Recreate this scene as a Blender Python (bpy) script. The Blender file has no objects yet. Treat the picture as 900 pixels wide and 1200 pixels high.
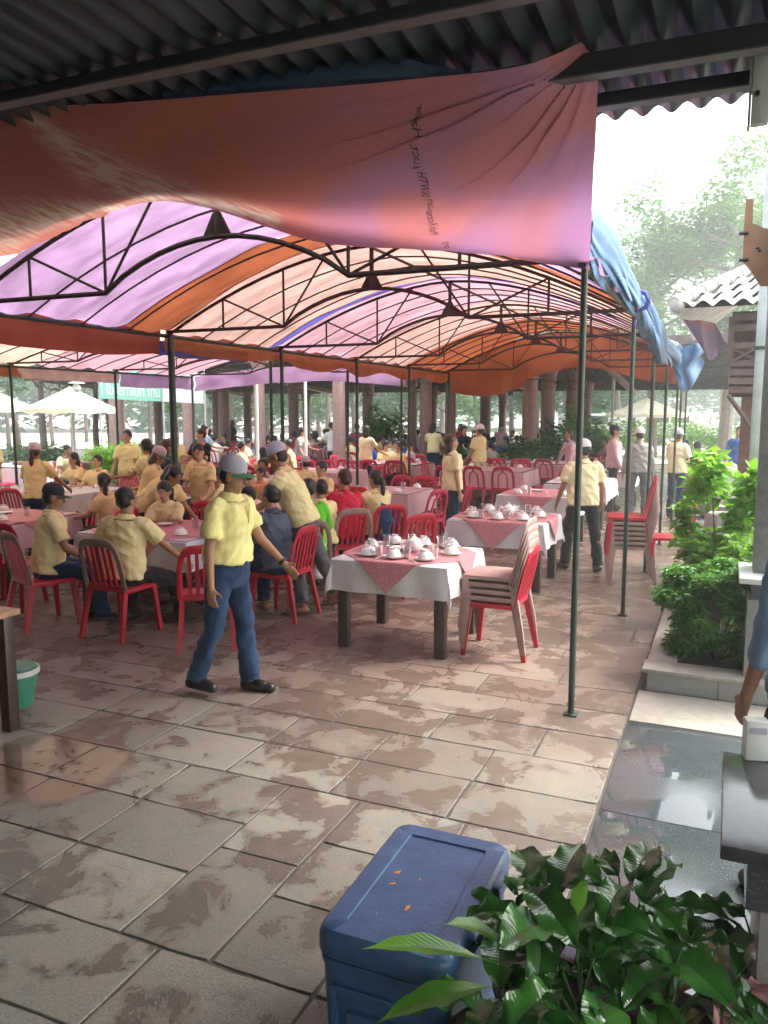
import bpy, bmesh, math, random
from mathutils import Vector, Matrix, noise, Euler
random.seed(7)
R = math.radians
D = bpy.data
scene = bpy.context.scene
COL = scene.collection

# ------------------------------------------------------------------ camera
CAM_H, FPX, PITCH, YAW = 1.97, 933.0, math.atan(120 / 933), R(23.3)
cam_data = D.cameras.new('camera')
cam_data.sensor_fit = 'VERTICAL'; cam_data.sensor_height = 36.0
cam_data.lens = 36.0 * FPX / 1200
cam_data.clip_start = 0.05; cam_data.clip_end = 2000
cam = D.objects.new('camera', cam_data); COL.objects.link(cam)
cam.location = (0, 0, CAM_H); cam.rotation_euler = (R(90) - PITCH, 0, YAW)
scene.camera = cam

# ------------------------------------------------------------------ sky, sun, exposure
SUN_EL, SUN_AZ = R(50), R(52)           # azimuth measured from +Y towards +X (negative: towards -X)
world = D.worlds.new('World'); scene.world = world; world.use_nodes = True
nt = world.node_tree; nt.nodes.clear()
w_out = nt.nodes.new('ShaderNodeOutputWorld'); w_bg = nt.nodes.new('ShaderNodeBackground')
w_sky = nt.nodes.new('ShaderNodeTexSky'); w_sky.sky_type = 'NISHITA'; w_sky.sun_disc = False
w_sky.sun_elevation = SUN_EL; w_sky.sun_rotation = SUN_AZ
w_sky.air_density = 1.6; w_sky.dust_density = 6.0; w_sky.ozone_density = 1.0; w_sky.altitude = 0
w_hs = nt.nodes.new('ShaderNodeHueSaturation'); w_hs.inputs['Saturation'].default_value = 0.35
nt.links.new(w_sky.outputs[0], w_hs.inputs['Color']); nt.links.new(w_hs.outputs[0], w_bg.inputs[0])
w_bg.inputs[1].default_value = 0.15
nt.links.new(w_bg.outputs[0], w_out.inputs[0])
sun_data = D.lights.new('sun', 'SUN'); sun_data.energy = 1.15; sun_data.angle = R(28); sun_data.color = (1, .96, .9)
sun = D.objects.new('sun', sun_data); COL.objects.link(sun)
sun.rotation_euler = (Vector((math.sin(SUN_AZ) * math.cos(SUN_EL), math.cos(SUN_AZ) * math.cos(SUN_EL), math.sin(SUN_EL)))).to_track_quat('Z', 'Y').to_euler()
sun.location = (0, 0, 30)
scene.view_settings.view_transform = 'Standard'; scene.view_settings.look = 'None'
scene.view_settings.gamma = 1.0; scene.view_settings.exposure = 2.5
scene.cycles.max_bounces = 8; scene.cycles.transparent_max_bounces = 8
scene.cycles.sample_clamp_indirect = 6
scene.cycles.caustics_reflective = False; scene.cycles.caustics_refractive = False

# ------------------------------------------------------------------ pixel -> place (used only to read positions off the photograph)
def ray(px, py):
    x = (px - 450) / FPX; y = -(py - 600) / FPX
    fw = math.cos(PITCH) + y * math.sin(PITCH); up = -math.sin(PITCH) + y * math.cos(PITCH)
    s, c = math.sin(YAW), math.cos(YAW)
    return Vector((x * c - fw * s, x * s + fw * c, up))
def gz(px, py, z=0.0):
    r = ray(px, py); t = (z - CAM_H) / r.z
    return Vector((r.x * t, r.y * t, z))
def atY(px, py, Y):
    r = ray(px, py); t = Y / r.y
    return Vector((r.x * t, Y, CAM_H + r.z * t))
def atD(px, dist, z=0.0):
    s, c = math.sin(YAW), math.cos(YAW); x = (px - 450) / 941 * dist
    return Vector((x * c - dist * s, x * s + dist * c, z))
def zpx(py, dist):
    return CAM_H + dist * math.tan(math.atan((600 - py) / FPX) - PITCH)

# ------------------------------------------------------------------ materials
MATS = {}
def mat(name, col, rough=0.6, var=0.0, scale=8.0, bump=0.0, bscale=60.0, spec=0.5, trans=0.0, metal=0.0, col2=None, emit=None, coat=0.0, rand=0.0, sheen=0.0, tcol=None):
    if name in MATS: return MATS[name]
    m = D.materials.new(name); m.use_nodes = True; t = m.node_tree; N = t.nodes; L = t.links
    b = N['Principled BSDF']; out = N['Material Output']
    b.inputs['Base Color'].default_value = (*col, 1); b.inputs['Roughness'].default_value = rough
    b.inputs['Specular IOR Level'].default_value = spec; b.inputs['Metallic'].default_value = metal
    if coat: b.inputs['Coat Weight'].default_value = coat; b.inputs['Coat Roughness'].default_value = .1
    if sheen: b.inputs['Sheen Weight'].default_value = sheen
    csock = None
    geo = N.new('ShaderNodeNewGeometry')
    if var or col2:
        n = N.new('ShaderNodeTexNoise'); n.inputs['Scale'].default_value = scale; n.inputs['Detail'].default_value = 6
        L.new(geo.outputs['Position'], n.inputs['Vector'])
        r = N.new('ShaderNodeValToRGB')
        r.color_ramp.elements[0].position = .3; r.color_ramp.elements[1].position = .7
        c2 = col2 or tuple(min(1, c * (1 + var)) for c in col)
        c1 = col if col2 else tuple(c * (1 - var) for c in col)
        r.color_ramp.elements[0].color = (*c1, 1); r.color_ramp.elements[1].color = (*c2, 1)
        L.new(n.outputs['Fac'], r.inputs[0]); csock = r.outputs[0]
        mr = N.new('ShaderNodeMapRange'); mr.inputs[3].default_value = max(0.03, rough * .8); mr.inputs[4].default_value = min(1, rough * 1.2)
        L.new(n.outputs['Fac'], mr.inputs[0]); L.new(mr.outputs[0], b.inputs['Roughness'])
    if rand:
        oi = N.new('ShaderNodeObjectInfo'); hs = N.new('ShaderNodeHueSaturation')
        mp = N.new('ShaderNodeMapRange'); mp.inputs[3].default_value = 1 - rand; mp.inputs[4].default_value = 1 + rand
        L.new(oi.outputs['Random'], mp.inputs[0]); L.new(mp.outputs[0], hs.inputs['Value'])
        if csock: L.new(csock, hs.inputs['Color'])
        else: hs.inputs['Color'].default_value = (*col, 1)
        csock = hs.outputs[0]
    if csock: L.new(csock, b.inputs['Base Color'])
    if bump:
        n2 = N.new('ShaderNodeTexNoise'); n2.inputs['Scale'].default_value = bscale; n2.inputs['Detail'].default_value = 4
        L.new(geo.outputs['Position'], n2.inputs['Vector'])
        bp = N.new('ShaderNodeBump'); bp.inputs['Strength'].default_value = bump; bp.inputs['Distance'].default_value = .01
        L.new(n2.outputs['Fac'], bp.inputs['Height']); L.new(bp.outputs[0], b.inputs['Normal'])
    if trans:
        tr = N.new('ShaderNodeBsdfTranslucent'); mx = N.new('ShaderNodeMixShader'); mx.inputs[0].default_value = trans
        if tcol: tr.inputs[0].default_value = (*tcol, 1)
        elif csock: L.new(csock, tr.inputs[0])
        else: tr.inputs[0].default_value = (*col, 1)
        L.new(b.outputs[0], mx.inputs[1]); L.new(tr.outputs[0], mx.inputs[2]); L.new(mx.outputs[0], out.inputs[0])
    MATS[name] = m
    return m

# ------------------------------------------------------------------ mesh building
class MB:
    def __init__(s): s.v = []; s.f = []; s.mi = []; s.cur = 0
    def add(s, vs, fs):
        o = len(s.v); s.v += [tuple(v) for v in vs]; s.f += [tuple(i + o for i in f) for f in fs]; s.mi += [s.cur] * len(fs)
    def box(s, c, d, rot=None, bev=0.0, taper=1.0):
        hx, hy, hz = d[0] / 2, d[1] / 2, d[2] / 2
        if bev <= 0:
            P = [(-hx, -hy, -hz), (hx, -hy, -hz), (hx, hy, -hz), (-hx, hy, -hz), (-hx, -hy, hz), (hx, -hy, hz), (hx, hy, hz), (-hx, hy, hz)]
            F = [(3, 2, 1, 0), (4, 5, 6, 7), (0, 1, 5, 4), (1, 2, 6, 5), (2, 3, 7, 6), (3, 0, 4, 7)]
            if taper != 1: P = [(x * taper, y * taper, z) if z < 0 else (x, y, z) for x, y, z in P]
        else:
            bm = bmesh.new(); bmesh.ops.create_cube(bm, size=1)
            for v in bm.verts:
                v.co = Vector((v.co.x * d[0], v.co.y * d[1], v.co.z * d[2]))
                if v.co.z < 0: v.co.x *= taper; v.co.y *= taper
            bmesh.ops.bevel(bm, geom=bm.edges[:], offset=bev, segments=2, affect='EDGES', profile=.5)
            bm.verts.index_update()
            P = [tuple(v.co) for v in bm.verts]; F = [tuple(v.index for v in f.verts) for f in bm.faces]; bm.free()
        M = (rot.to_matrix() if isinstance(rot, Euler) else rot) if rot is not None else Matrix.Identity(3)
        C = Vector(c)
        s.add([C + M @ Vector(p) for p in P], F); return s
    def tube(s, pts, r, seg=8, cap=True, flat=None):
        pts = [Vector(p) for p in pts]; n = len(pts)
        rs = r if isinstance(r, (list, tuple)) else [r] * n
        o = []; ref = None
        for i, p in enumerate(pts):
            t = (pts[min(i + 1, n - 1)] - pts[max(i - 1, 0)])
            if t.length < 1e-9: t = Vector((0, 0, 1))
            t.normalize()
            if ref is None:
                ref = Vector((0, 0, 1)) if abs(t.z) < .9 else Vector((1, 0, 0))
                if flat is not None: ref = Vector(flat[0])
            a = (ref - t * ref.dot(t)).normalized(); b = t.cross(a); ref = a
            for k in range(seg):
                an = 2 * math.pi * (k + .5) / seg
                q = flat[1] if flat is not None else 1
                o.append(p + (a * math.cos(an) + b * math.sin(an) * q) * rs[i])
        F = []
        for i in range(n - 1):
            for k in range(seg):
                F.append((i * seg + k, i * seg + (k + 1) % seg, (i + 1) * seg + (k + 1) % seg, (i + 1) * seg + k))
        if cap: F.append(tuple(range(seg - 1, -1, -1))); F.append(tuple((n - 1) * seg + k for k in range(seg)))
        s.add(o, F); return s
    def lathe(s, prof, c=(0, 0, 0), seg=16, M=None, cap=True):
        o = []; C = Vector(c); n = len(prof)
        for r, z in prof:
            for k in range(seg):
                a = 2 * math.pi * k / seg; v = Vector((r * math.cos(a), r * math.sin(a), z))
                o.append(C + (M @ v if M is not None else v))
        F = [(i * seg + k, i * seg + (k + 1) % seg, (i + 1) * seg + (k + 1) % seg, (i + 1) * seg + k) for i in range(n - 1) for k in range(seg)]
        if cap: F.append(tuple(range(seg - 1, -1, -1))); F.append(tuple((n - 1) * seg + k for k in range(seg)))
        s.add(o, F); return s
    def ell(s, c, r, M=None, seg=12, rings=8):
        C = Vector(c); o = [C + (M @ Vector((0, 0, -r[2])) if M else Vector((0, 0, -r[2])))]
        for i in range(1, rings):
            th = math.pi * i / rings - math.pi / 2
            for k in range(seg):
                a = 2 * math.pi * k / seg
                v = Vector((r[0] * math.cos(th) * math.cos(a), r[1] * math.cos(th) * math.sin(a), r[2] * math.sin(th)))
                o.append(C + (M @ v if M else v))
        v = Vector((0, 0, r[2])); o.append(C + (M @ v if M else v))
        F = [(0, 1 + (k + 1) % seg, 1 + k) for k in range(seg)]
        for i in range(rings - 2):
            for k in range(seg):
                a = 1 + i * seg
                F.append((a + k, a + (k + 1) % seg, a + seg + (k + 1) % seg, a + seg + k))
        l = 1 + (rings - 2) * seg; e = len(o) - 1
        F += [(l + k, l + (k + 1) % seg, e) for k in range(seg)]
        s.add(o, F); return s
    def caps(s, a, b, ra, rb, seg=12):
        a = Vector(a); b = Vector(b); d = (b - a)
        if d.length < 1e-6: return s.ell(a, (ra, ra, ra))
        n = d.normalized()
        pts = [a - n * ra * .95, a - n * ra * .7, a - n * ra * .35, a, b, b + n * rb * .35, b + n * rb * .7, b + n * rb * .95]
        rs = [ra * .3, ra * .71, ra * .93, ra, rb, rb * .93, rb * .71, rb * .3]
        return s.tube(pts, rs, seg)
    def loft(s, rings, seg=16):
        """rings: (center, xaxis vec, yaxis vec)"""
        o = []
        for c, ax, ay in rings:
            for k in range(seg):
                a = 2 * math.pi * k / seg
                o.append(Vector(c) + ax * math.cos(a) + ay * math.sin(a))
        n = len(rings)
        F = [(i * seg + k, i * seg + (k + 1) % seg, (i + 1) * seg + (k + 1) % seg, (i + 1) * seg + k) for i in range(n - 1) for k in range(seg)]
        F.append(tuple(range(seg - 1, -1, -1))); F.append(tuple((n - 1) * seg + k for k in range(seg)))
        s.add(o, F); return s
    def grid(s, fn, nu, nv, closed=False):
        o = [fn(i / nu, j / nv) for j in range(nv + 1) for i in range(nu + 1)]
        F = [(j * (nu + 1) + i, j * (nu + 1) + i + 1, (j + 1) * (nu + 1) + i + 1, (j + 1) * (nu + 1) + i) for j in range(nv) for i in range(nu)]
        s.add(o, F); return s
    def mesh(s, name, m, smooth=True, mats=None):
        me = D.meshes.new(name); me.from_pydata(s.v, [], s.f)
        for x in (mats or [m]): me.materials.append(x)
        if mats: me.polygons.foreach_set('material_index', s.mi)
        if smooth:
            me.polygons.foreach_set('use_smooth', [True] * len(me.polygons))
            me.set_sharp_from_angle(angle=R(38))
        me.update(); return me
    def build(s, name, m, parent=None, smooth=True, mats=None, **tags):
        return obj(name, s.mesh(name, m, smooth, mats), parent, **tags)

def obj(name, me, parent=None, loc=None, rot=None, **tags):
    o = D.objects.new(name, me); COL.objects.link(o)
    if parent is not None: o.parent = parent
    if loc is not None: o.location = loc
    if rot is not None: o.rotation_euler = rot
    for k, v in tags.items():
        if v is not None: o[k] = v
    return o
def thing(name, label, category, loc=(0, 0, 0), rz=0.0, group=None, rot=None, scale=None):
    o = obj(name, None, None, loc, rot or (0, 0, rz), label=label, category=category, group=group)
    o.empty_display_size = .1
    if scale: o.scale = scale
    return o
def kids(o): return [c for c in KIDS.get(o.name, o.children)]
KIDS = {}
def copy_tree(o, loc=None, rz=None, label=None, group=None, parent=None, rot=None, scale=None):
    c = o.copy(); COL.objects.link(c)
    if parent is not None: c.parent = parent
    if loc is not None: c.location = loc
    if rz is not None: c.rotation_euler = (0, 0, rz)
    if rot is not None: c.rotation_euler = rot
    if scale is not None: c.scale = scale
    if label is not None: c['label'] = label
    if group is not None: c['group'] = group
    if o.name not in KIDS: KIDS[o.name] = list(o.children)
    for ch in KIDS[o.name]: copy_tree(ch, parent=c)
    return c
def struct(name, mb_, m, **k):
    return mb_.build(name, m, kind='structure', **k)

# ------------------------------------------------------------------ palette
M_RED = mat('red_plastic', (.42, .012, .032), .36, var=.15, scale=3, rand=.18, bump=.05)
M_MAG = mat('magenta_red_plastic', (.46, .014, .06), .38, var=.12, scale=3, rand=.2)
M_FADE = mat('sun_bleached_plastic', (.30, .19, .165), .6, var=.2, scale=9, rand=.1)
M_DARKWOOD = mat('dark_table_wood', (.045, .022, .018), .35, var=.35, scale=25, bump=.1)
M_BROWN = mat('worn_brown_wood', (.12, .06, .045), .5, var=.35, scale=12, bump=.1)
M_STEEL = mat('green_black_painted_steel', (.028, .045, .034), .45, var=.3, scale=10, bump=.1)
M_RUST = mat('rusty_truss_steel', (.05, .03, .028), .6, var=.4, scale=14, bump=.2)
M_GALV = mat('galvanised_steel', (.42, .46, .46), .4, metal=.3, var=.15, scale=6)
M_WHITE = mat('glazed_white_china', (.78, .77, .74), .12, coat=.3)
def cloth_mat(name, col, trans=.25, sc=40, amt=.5, rough=.85, var=.05):
    return mat(name, col, rough, var=var, scale=6, bump=amt, bscale=sc, trans=trans, spec=.2)
M_CLOTH = cloth_mat('white_table_linen', (.74, .72, .74))
M_CLOTHP = cloth_mat('pale_pink_table_linen', (.72, .52, .56))
def brocade():
    m = mat('pink_brocade', (.50, .13, .16), .55, col2=(.62, .32, .34), scale=55, bump=.2, bscale=90, trans=.12)
    return m
M_PINK = brocade()
# ================================================================== GROUND AND PAVING
def sheet(name, x0, x1, y0, y1, z, m, n=1, **k):
    b = MB(); b.grid(lambda u, v: Vector((x0 + (x1 - x0) * u, y0 + (y1 - y0) * v, z)), n, n)
    return b.build(name, m, **k)
M_SAND = mat('pale_sandy_ground', (.50, .46, .40), .9, var=.15, scale=1.2, bump=.3, bscale=20)
M_GROUT = mat('grout_and_dirt', (.06, .052, .042), .85, var=.3, scale=20)
sheet('ground', -190, 190, -30, 190, -.06, M_SAND, kind='structure')
def floor_material():
    m = D.materials.new('worn_stone_tile'); m.use_nodes = True; t = m.node_tree; N = t.nodes; L = t.links
    b = N['Principled BSDF']; geo = N.new('ShaderNodeNewGeometry')
    def noise_(scale, detail=5, rough=.55, dist=0.0):
        n = N.new('ShaderNodeTexNoise'); n.inputs['Scale'].default_value = scale; n.inputs['Detail'].default_value = detail
        n.inputs['Roughness'].default_value = rough; n.inputs['Distortion'].default_value = dist
        L.new(geo.outputs['Position'], n.inputs['Vector']); return n.outputs['Fac']
    def ramp(src, a, bb, ca=(0, 0, 0, 1), cb=(1, 1, 1, 1)):
        r = N.new('ShaderNodeValToRGB'); r.color_ramp.elements[0].position = a; r.color_ramp.elements[1].position = bb
        r.color_ramp.elements[0].color = ca; r.color_ramp.elements[1].color = cb; L.new(src, r.inputs[0]); return r.outputs[0]
    def math_(op, a, c, clamp=False):
        n = N.new('ShaderNodeMath'); n.operation = op; n.use_clamp = clamp
        for i, x in enumerate((a, c)):
            if isinstance(x, (int, float)): n.inputs[i].default_value = x
            else: L.new(x, n.inputs[i])
        return n.outputs[0]
    def mix(f, a, c, mode='MIX'):
        n = N.new('ShaderNodeMix'); n.data_type = 'RGBA'; n.blend_type = mode
        if isinstance(f, (int, float)): n.inputs[0].default_value = f
        else: L.new(f, n.inputs[0])
        for i, x in ((6, a), (7, c)):
            if isinstance(x, tuple): n.inputs[i].default_value = x
            else: L.new(x, n.inputs[i])
        return n.outputs[2]
    speck = noise_(95, 4, .85); mott = noise_(6, 6, .65); big = noise_(.8, 3, .5)
    dry = mix(ramp(speck, .35, .68), (.085, .087, .075, 1), (.265, .268, .228, 1))
    dry = mix(math_('MULTIPLY', ramp(mott, .40, .62), .65), dry, (.22, .185, .15, 1))
    oi = N.new('ShaderNodeObjectInfo'); hs = N.new('ShaderNodeHueSaturation')
    mr = N.new('ShaderNodeMapRange'); mr.inputs[3].default_value = .70; mr.inputs[4].default_value = 1.25
    L.new(oi.outputs['Random'], mr.inputs[0]); L.new(mr.outputs[0], hs.inputs['Value']); L.new(dry, hs.inputs['Color'])
    stn = N.new('ShaderNodeMapRange'); stn.inputs[1].default_value = 3.4; stn.inputs[2].default_value = 5.6; sep0 = N.new('ShaderNodeSeparateXYZ'); L.new(geo.outputs['Position'], sep0.inputs[0]); L.new(sep0.outputs['Y'], stn.inputs[0])
    dry2 = mix(math_('MULTIPLY', stn.outputs[0], math_('ADD', .25, math_('MULTIPLY', ramp(noise_(1.1, 5, .6), .35, .65), .5))), hs.outputs[0], (.20, .105, .08, 1))
    # wetness: blotches, more of them further out from the porch
    sep = N.new('ShaderNodeSeparateXYZ'); L.new(geo.outputs['Position'], sep.inputs[0])
    yy = N.new('ShaderNodeMapRange'); yy.inputs[1].default_value = 2.2; yy.inputs[2].default_value = 5.5; yy.inputs[3].default_value = 0.0; yy.inputs[4].default_value = .05
    L.new(sep.outputs['Y'], yy.inputs[0])
    blot = math_('ADD', math_('ADD', noise_(3.3, 8, .62, .5), math_('MULTIPLY', math_('SUBTRACT', big, .5), .45)), yy.outputs[0])
    wet = ramp(blot, .51, .57)
    # round puddle by the wooden table
    vx = math_('DIVIDE', math_('SUBTRACT', sep.outputs['X'], -3.42), .62); vy = math_('DIVIDE', math_('SUBTRACT', sep.outputs['Y'], 3.12), .46)
    rr = math_('SQRT', math_('ADD', math_('POWER', vx, 2.0), math_('POWER', vy, 2.0)), 0)
    rr = math_('ADD', rr, math_('MULTIPLY', math_('SUBTRACT', noise_(2.4, 3), .5), .9))
    pud = ramp(rr, .72, .95, (1, 1, 1, 1), (0, 0, 0, 1))
    # thin film of rain water blown in along the open edge
    fx = N.new('ShaderNodeMapRange'); fx.inputs[1].default_value = -1.9; fx.inputs[2].default_value = -.6; L.new(sep.outputs['X'], fx.inputs[0])
    film = math_('MULTIPLY', fx.outputs[0], ramp(noise_(1.7, 5, .6), .36, .58))
    redden = mix(math_('MULTIPLY', yy.outputs[0], 14.0), (.075, .062, .048, 1), (.12, .07, .053, 1))
    wetcol = mix(ramp(mott, .3, .7), redden, mix(.25, redden, hs.outputs[0]))
    col = mix(math_('MULTIPLY', wet, .9), dry2, wetcol)
    col = mix(math_('MULTIPLY', film, .35), col, (.16, .14, .11, 1)); col = mix(math_('MULTIPLY', pud, .8), col, (.085, .05, .036, 1))
    L.new(col, b.inputs['Base Color'])
    far = N.new('ShaderNodeMapRange'); far.inputs[1].default_value = 4.5; far.inputs[2].default_value = 9; far.inputs[3].default_value = .46; far.inputs[4].default_value = .28; L.new(sep.outputs['Y'], far.inputs[0])
    rg = math_('SUBTRACT', far.outputs[0], math_('MULTIPLY', wet, .2))
    rg = math_('SUBTRACT', rg, math_('MULTIPLY', film, .22)); 
    rg = math_('SUBTRACT', rg, math_('MULTIPLY', pud, .6)); rg = math_('MAXIMUM', rg, .05)
    L.new(rg, b.inputs['Roughness'])
    bp = N.new('ShaderNodeBump'); bp.inputs['Distance'].default_value = .004
    bs = math_('SUBTRACT', .8, math_('MULTIPLY', pud, .75)); L.new(bs, bp.inputs['Strength'])
    L.new(math_('ADD', speck, math_('MULTIPLY', mott, 2.0)), bp.inputs['Height']); L.new(bp.outputs[0], b.inputs['Normal'])
    return m
M_TILE = floor_material()
floor = sheet('floor', -34, -.48, -4, 31, -.0055, M_GROUT, n=1, kind='structure')
def tile_mesh(w, d, sd=0):
    b = MB(); g = .0035; e = .003; hx, hy = w / 2 - g, d / 2 - g; rg = random.Random(sd); n = 4; ring = []
    for k in range(4):
        c0 = [(-1, -1), (1, -1), (1, 1), (-1, 1)][k]; c1 = [(1, -1), (1, 1), (-1, 1), (-1, -1)][k]
        for q in range(n):
            f = q / n; x = (c0[0] + (c1[0] - c0[0]) * f) * hx; y = (c0[1] + (c1[1] - c0[1]) * f) * hy
            j = rg.uniform(-.0035, .001) - (.006 if rg.random() < .08 else 0) - (.004 if q == 0 else 0)
            ring.append((x * (1 + j / hx), y * (1 + j / hy)))
    m = len(ring); P = [(x, y, -.014) for x, y in ring] + [(x * (1 - e / hx), y * (1 - e / hy), 0) for x, y in ring]
    P = [(x, y, -.014) for x, y in ring] + [(x, y, -.002) for x, y in ring] + [(x * (1 - e / hx), y * (1 - e / hy), 0) for x, y in ring]
    F_ = [tuple(range(2 * m, 3 * m))] + [(l + k, l + (k + 1) % m, l + m + (k + 1) % m, l + m + k) for l in (0, m) for k in range(m)]
    b.add(P, F_); return b
tiles = []
X1 = -.505
for xs, y0, y1 in (  # the laid-out rows close to the porch, read off the photograph
    ([-4.6, -3.96, -3.32, -2.67, -2.03], 3.04, 3.47), ([-1.62, -1.06, X1], 3.04, 3.47),
    ([-5.0, -4.4, -3.86, -3.26, -2.65, -2.03], 2.60, 3.04), ([-1.2, X1], 2.6, 3.04),
    ([-4.5, -3.9, -3.27, -2.65, -2.03], 2.17, 2.60), ([-1.2, X1], 2.17, 2.6),
    ([-4.4, -3.76, -3.12, -2.48, -1.83, -1.2, X1], 1.74, 2.17), ([-4.0, -3.4, -2.8, -2.15, -1.5, -.9, X1], 1.31, 1.74), ([-3.6, -3.0, -2.4, -1.8, -1.2, X1], .88, 1.31)):
    for a, b_ in zip(xs, xs[1:]): tiles.append((a, b_, y0, y1))
for a, b_ in ((-2.03, -1.62),):
    tiles.append((a, b_, 2.17, 2.825)); tiles.append((a, b_, 2.825, 3.47))
tiles += [(-1.62, -1.2, 2.17, 2.6), (-1.62, -1.2, 2.6, 3.04)]
offs = {0: -1.17, 1: -1.16, 2: -.94, 3: -1.30, 4: -.91}
for r in range(62):
    y0 = 3.47 + .43 * r; st = offs.get(r, -.6 - (r * 137 % 64) / 100.0)
    xs = [X1, st] + [st - .64 * k for k in range(1, 48)]
    for a, b_ in zip(xs[1:], xs): tiles.append((a, b_, y0, y0 + .43))
def in_view(x, y, z, m=0.06):
    v = Vector((x, y, z - CAM_H)); s, c = math.sin(YAW), math.cos(YAW)
    rt = v.x * c + v.y * s; fw = -v.x * s + v.y * c
    zz = fw * math.cos(PITCH) - v.z * math.sin(PITCH); yy_ = fw * math.sin(PITCH) + v.z * math.cos(PITCH)
    if zz < .2: return False
    return abs(rt / zz * FPX) < 450 * (1 + m) + 20 and abs(yy_ / zz * FPX) < 600 * (1 + m)
vis = [t for t in tiles if any(in_view(x, y, 0) for x in (t[0], t[1]) for y in (t[2], t[3]))]
vis.sort(key=lambda t: (t[0] + t[1]) ** 2 + (t[2] + t[3]) ** 2)
cache = {}
for t in vis[:298]:
    key = (round(t[1] - t[0], 2), round(t[3] - t[2], 2), random.randrange(3))
    if key not in cache: cache[key] = tile_mesh(*key[:2], sd=len(cache)).mesh('tile', M_TILE, False)
    o = obj('tile', cache[key], floor, ((t[0] + t[1]) / 2, (t[2] + t[3]) / 2, random.uniform(-.0012, .0012)), (random.uniform(-.003, .003), random.uniform(-.003, .003), 0))
rest = MB(); near_set = set(vis[:298])
for t in tiles:
    if t in near_set or t[3] < 3: continue
    if t[0] < -2.2 * t[3] - 2: continue
    w, d = t[1] - t[0], t[3] - t[2]; cx, cy = (t[0] + t[1]) / 2, (t[2] + t[3]) / 2; z = random.uniform(-.0012, .0012); g = .006
    rest.add([(cx - w / 2 + g, cy - d / 2 + g, z), (cx + w / 2 - g, cy - d / 2 + g, z), (cx + w / 2 - g, cy + d / 2 - g, z), (cx - w / 2 + g, cy + d / 2 - g, z)], [(0, 1, 2, 3)])
o = rest.build('distant_tiles', M_TILE, floor, smooth=False); o['kind'] = 'stuff'
# leaf litter lying in the puddle
lit = MB(); rl = random.Random(4)
for i in range(26):
    a = rl.uniform(0, 6.28); r_ = rl.uniform(0, .2) ** .9; c = Vector((-3.3 + math.cos(a) * r_ * 1.5, 3.13 + math.sin(a) * r_, .006)); w = rl.uniform(.008, .014); l = rl.uniform(.025, .07); b2 = rl.uniform(0, 3.1)
    dx = Vector((math.cos(b2), math.sin(b2), 0)); dy = Vector((-dx.y, dx.x, 0))
    lit.add([c - dx * l / 2, c - dx * l * .1 + dy * w / 2, c + dx * l / 2 + Vector((0, 0, .006)), c - dx * l * .1 - dy * w / 2, c + Vector((0, 0, .004))], [(0, 3, 4), (3, 2, 4), (2, 1, 4), (1, 0, 4)])
lit.build('fallen_leaves', mat('rotting_leaf', (.035, .02, .012), .5), kind='stuff')

# ------------------------------------------------------------------ polished granite strip, beige slab, planter kerb
def granite():
    m = mat('wet_black_granite', (.022, .024, .026), .06, spec=.8, bump=.03, bscale=14)
    t = m.node_tree; N = t.nodes; L = t.links; b = N['Principled BSDF']; geo = N.new('ShaderNodeNewGeometry')
    n = N.new('ShaderNodeTexNoise'); n.inputs['Scale'].default_value = 2.2; n.inputs['Detail'].default_value = 6; L.new(geo.outputs['Position'], n.inputs['Vector'])
    r = N.new('ShaderNodeValToRGB'); r.color_ramp.elements[0].position = .46; r.color_ramp.elements[1].position = .53
    r.color_ramp.elements[0].color = (.03,) * 3 + (1,); r.color_ramp.elements[1].color = (.2,) * 3 + (1,)
    L.new(n.outputs['Fac'], r.inputs[0]); L.new(r.outputs[0], b.inputs['Roughness'])
    n2 = N.new('ShaderNodeTexNoise'); n2.inputs['Scale'].default_value = 130; L.new(geo.outputs['Position'], n2.inputs['Vector'])
    r2 = N.new('ShaderNodeValToRGB'); r2.color_ramp.elements[0].position = .6; r2.color_ramp.elements[1].position = .75
    r2.color_ramp.elements[0].color = (.045, .055, .06, 1); r2.color_ramp.elements[1].color = (.17, .18, .19, 1); L.new(n2.outputs['Fac'], r2.inputs[0]); L.new(r2.outputs[0], b.inputs['Base Color'])
    return m
M_GRAN = granite()
M_GRANLT = mat('grey_granite', (.20, .20, .19), .35, col2=(.33, .33, .31), scale=140, bump=.05, bscale=140)
M_BEIGE = mat('beige_stone_slab', (.27, .25, .21), .45, col2=(.36, .34, .29), scale=18, bump=.12)
base = sheet('walkway', -.48, 6, -4, 30, -.012, M_GROUT, kind='structure')
for yy0, yy1 in ((1.2, 2.6), (2.606, 3.85), (3.856, 5.09)):
    for xx0, xx1 in ((-.494, .36), (.366, 1.6), (1.606, 2.8)):
        b = MB(); b.box(((xx0 + xx1) / 2, (yy0 + yy1) / 2, -.006), (xx1 - xx0, yy1 - yy0, .012), bev=.002); b.build('granite_slab', M_GRAN, base)
for xx0, xx1 in ((-.49, .5), (.506, 1.5), (1.506, 2.6)):
    b = MB(); b.box(((xx0 + xx1) / 2, 5.4, -.004), (xx1 - xx0, .6, .014), bev=.002); b.build('beige_slab', M_BEIGE, base)
t = thing('planter_bed', 'low granite-edged planter bed holding the two bright green shrubs', 'planter', (0, 0, 0))
for xx0, xx1 in ((-.44, .02), (.025, .55), (.555, 1.1)):
    b = MB(); b.box(((xx0 + xx1) / 2, 5.76, .065), (xx1 - xx0, .08, .13)); b.build('kerb_stone', M_GRANLT, t)
for xx0, xx1 in ((-.475, .55), (.556, 1.3)):
    b = MB(); b.box(((xx0 + xx1) / 2, 5.82, .147), (xx1 - xx0, .24, .03), bev=.004); b.build('coping_stone', M_BEIGE, t)
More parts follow.
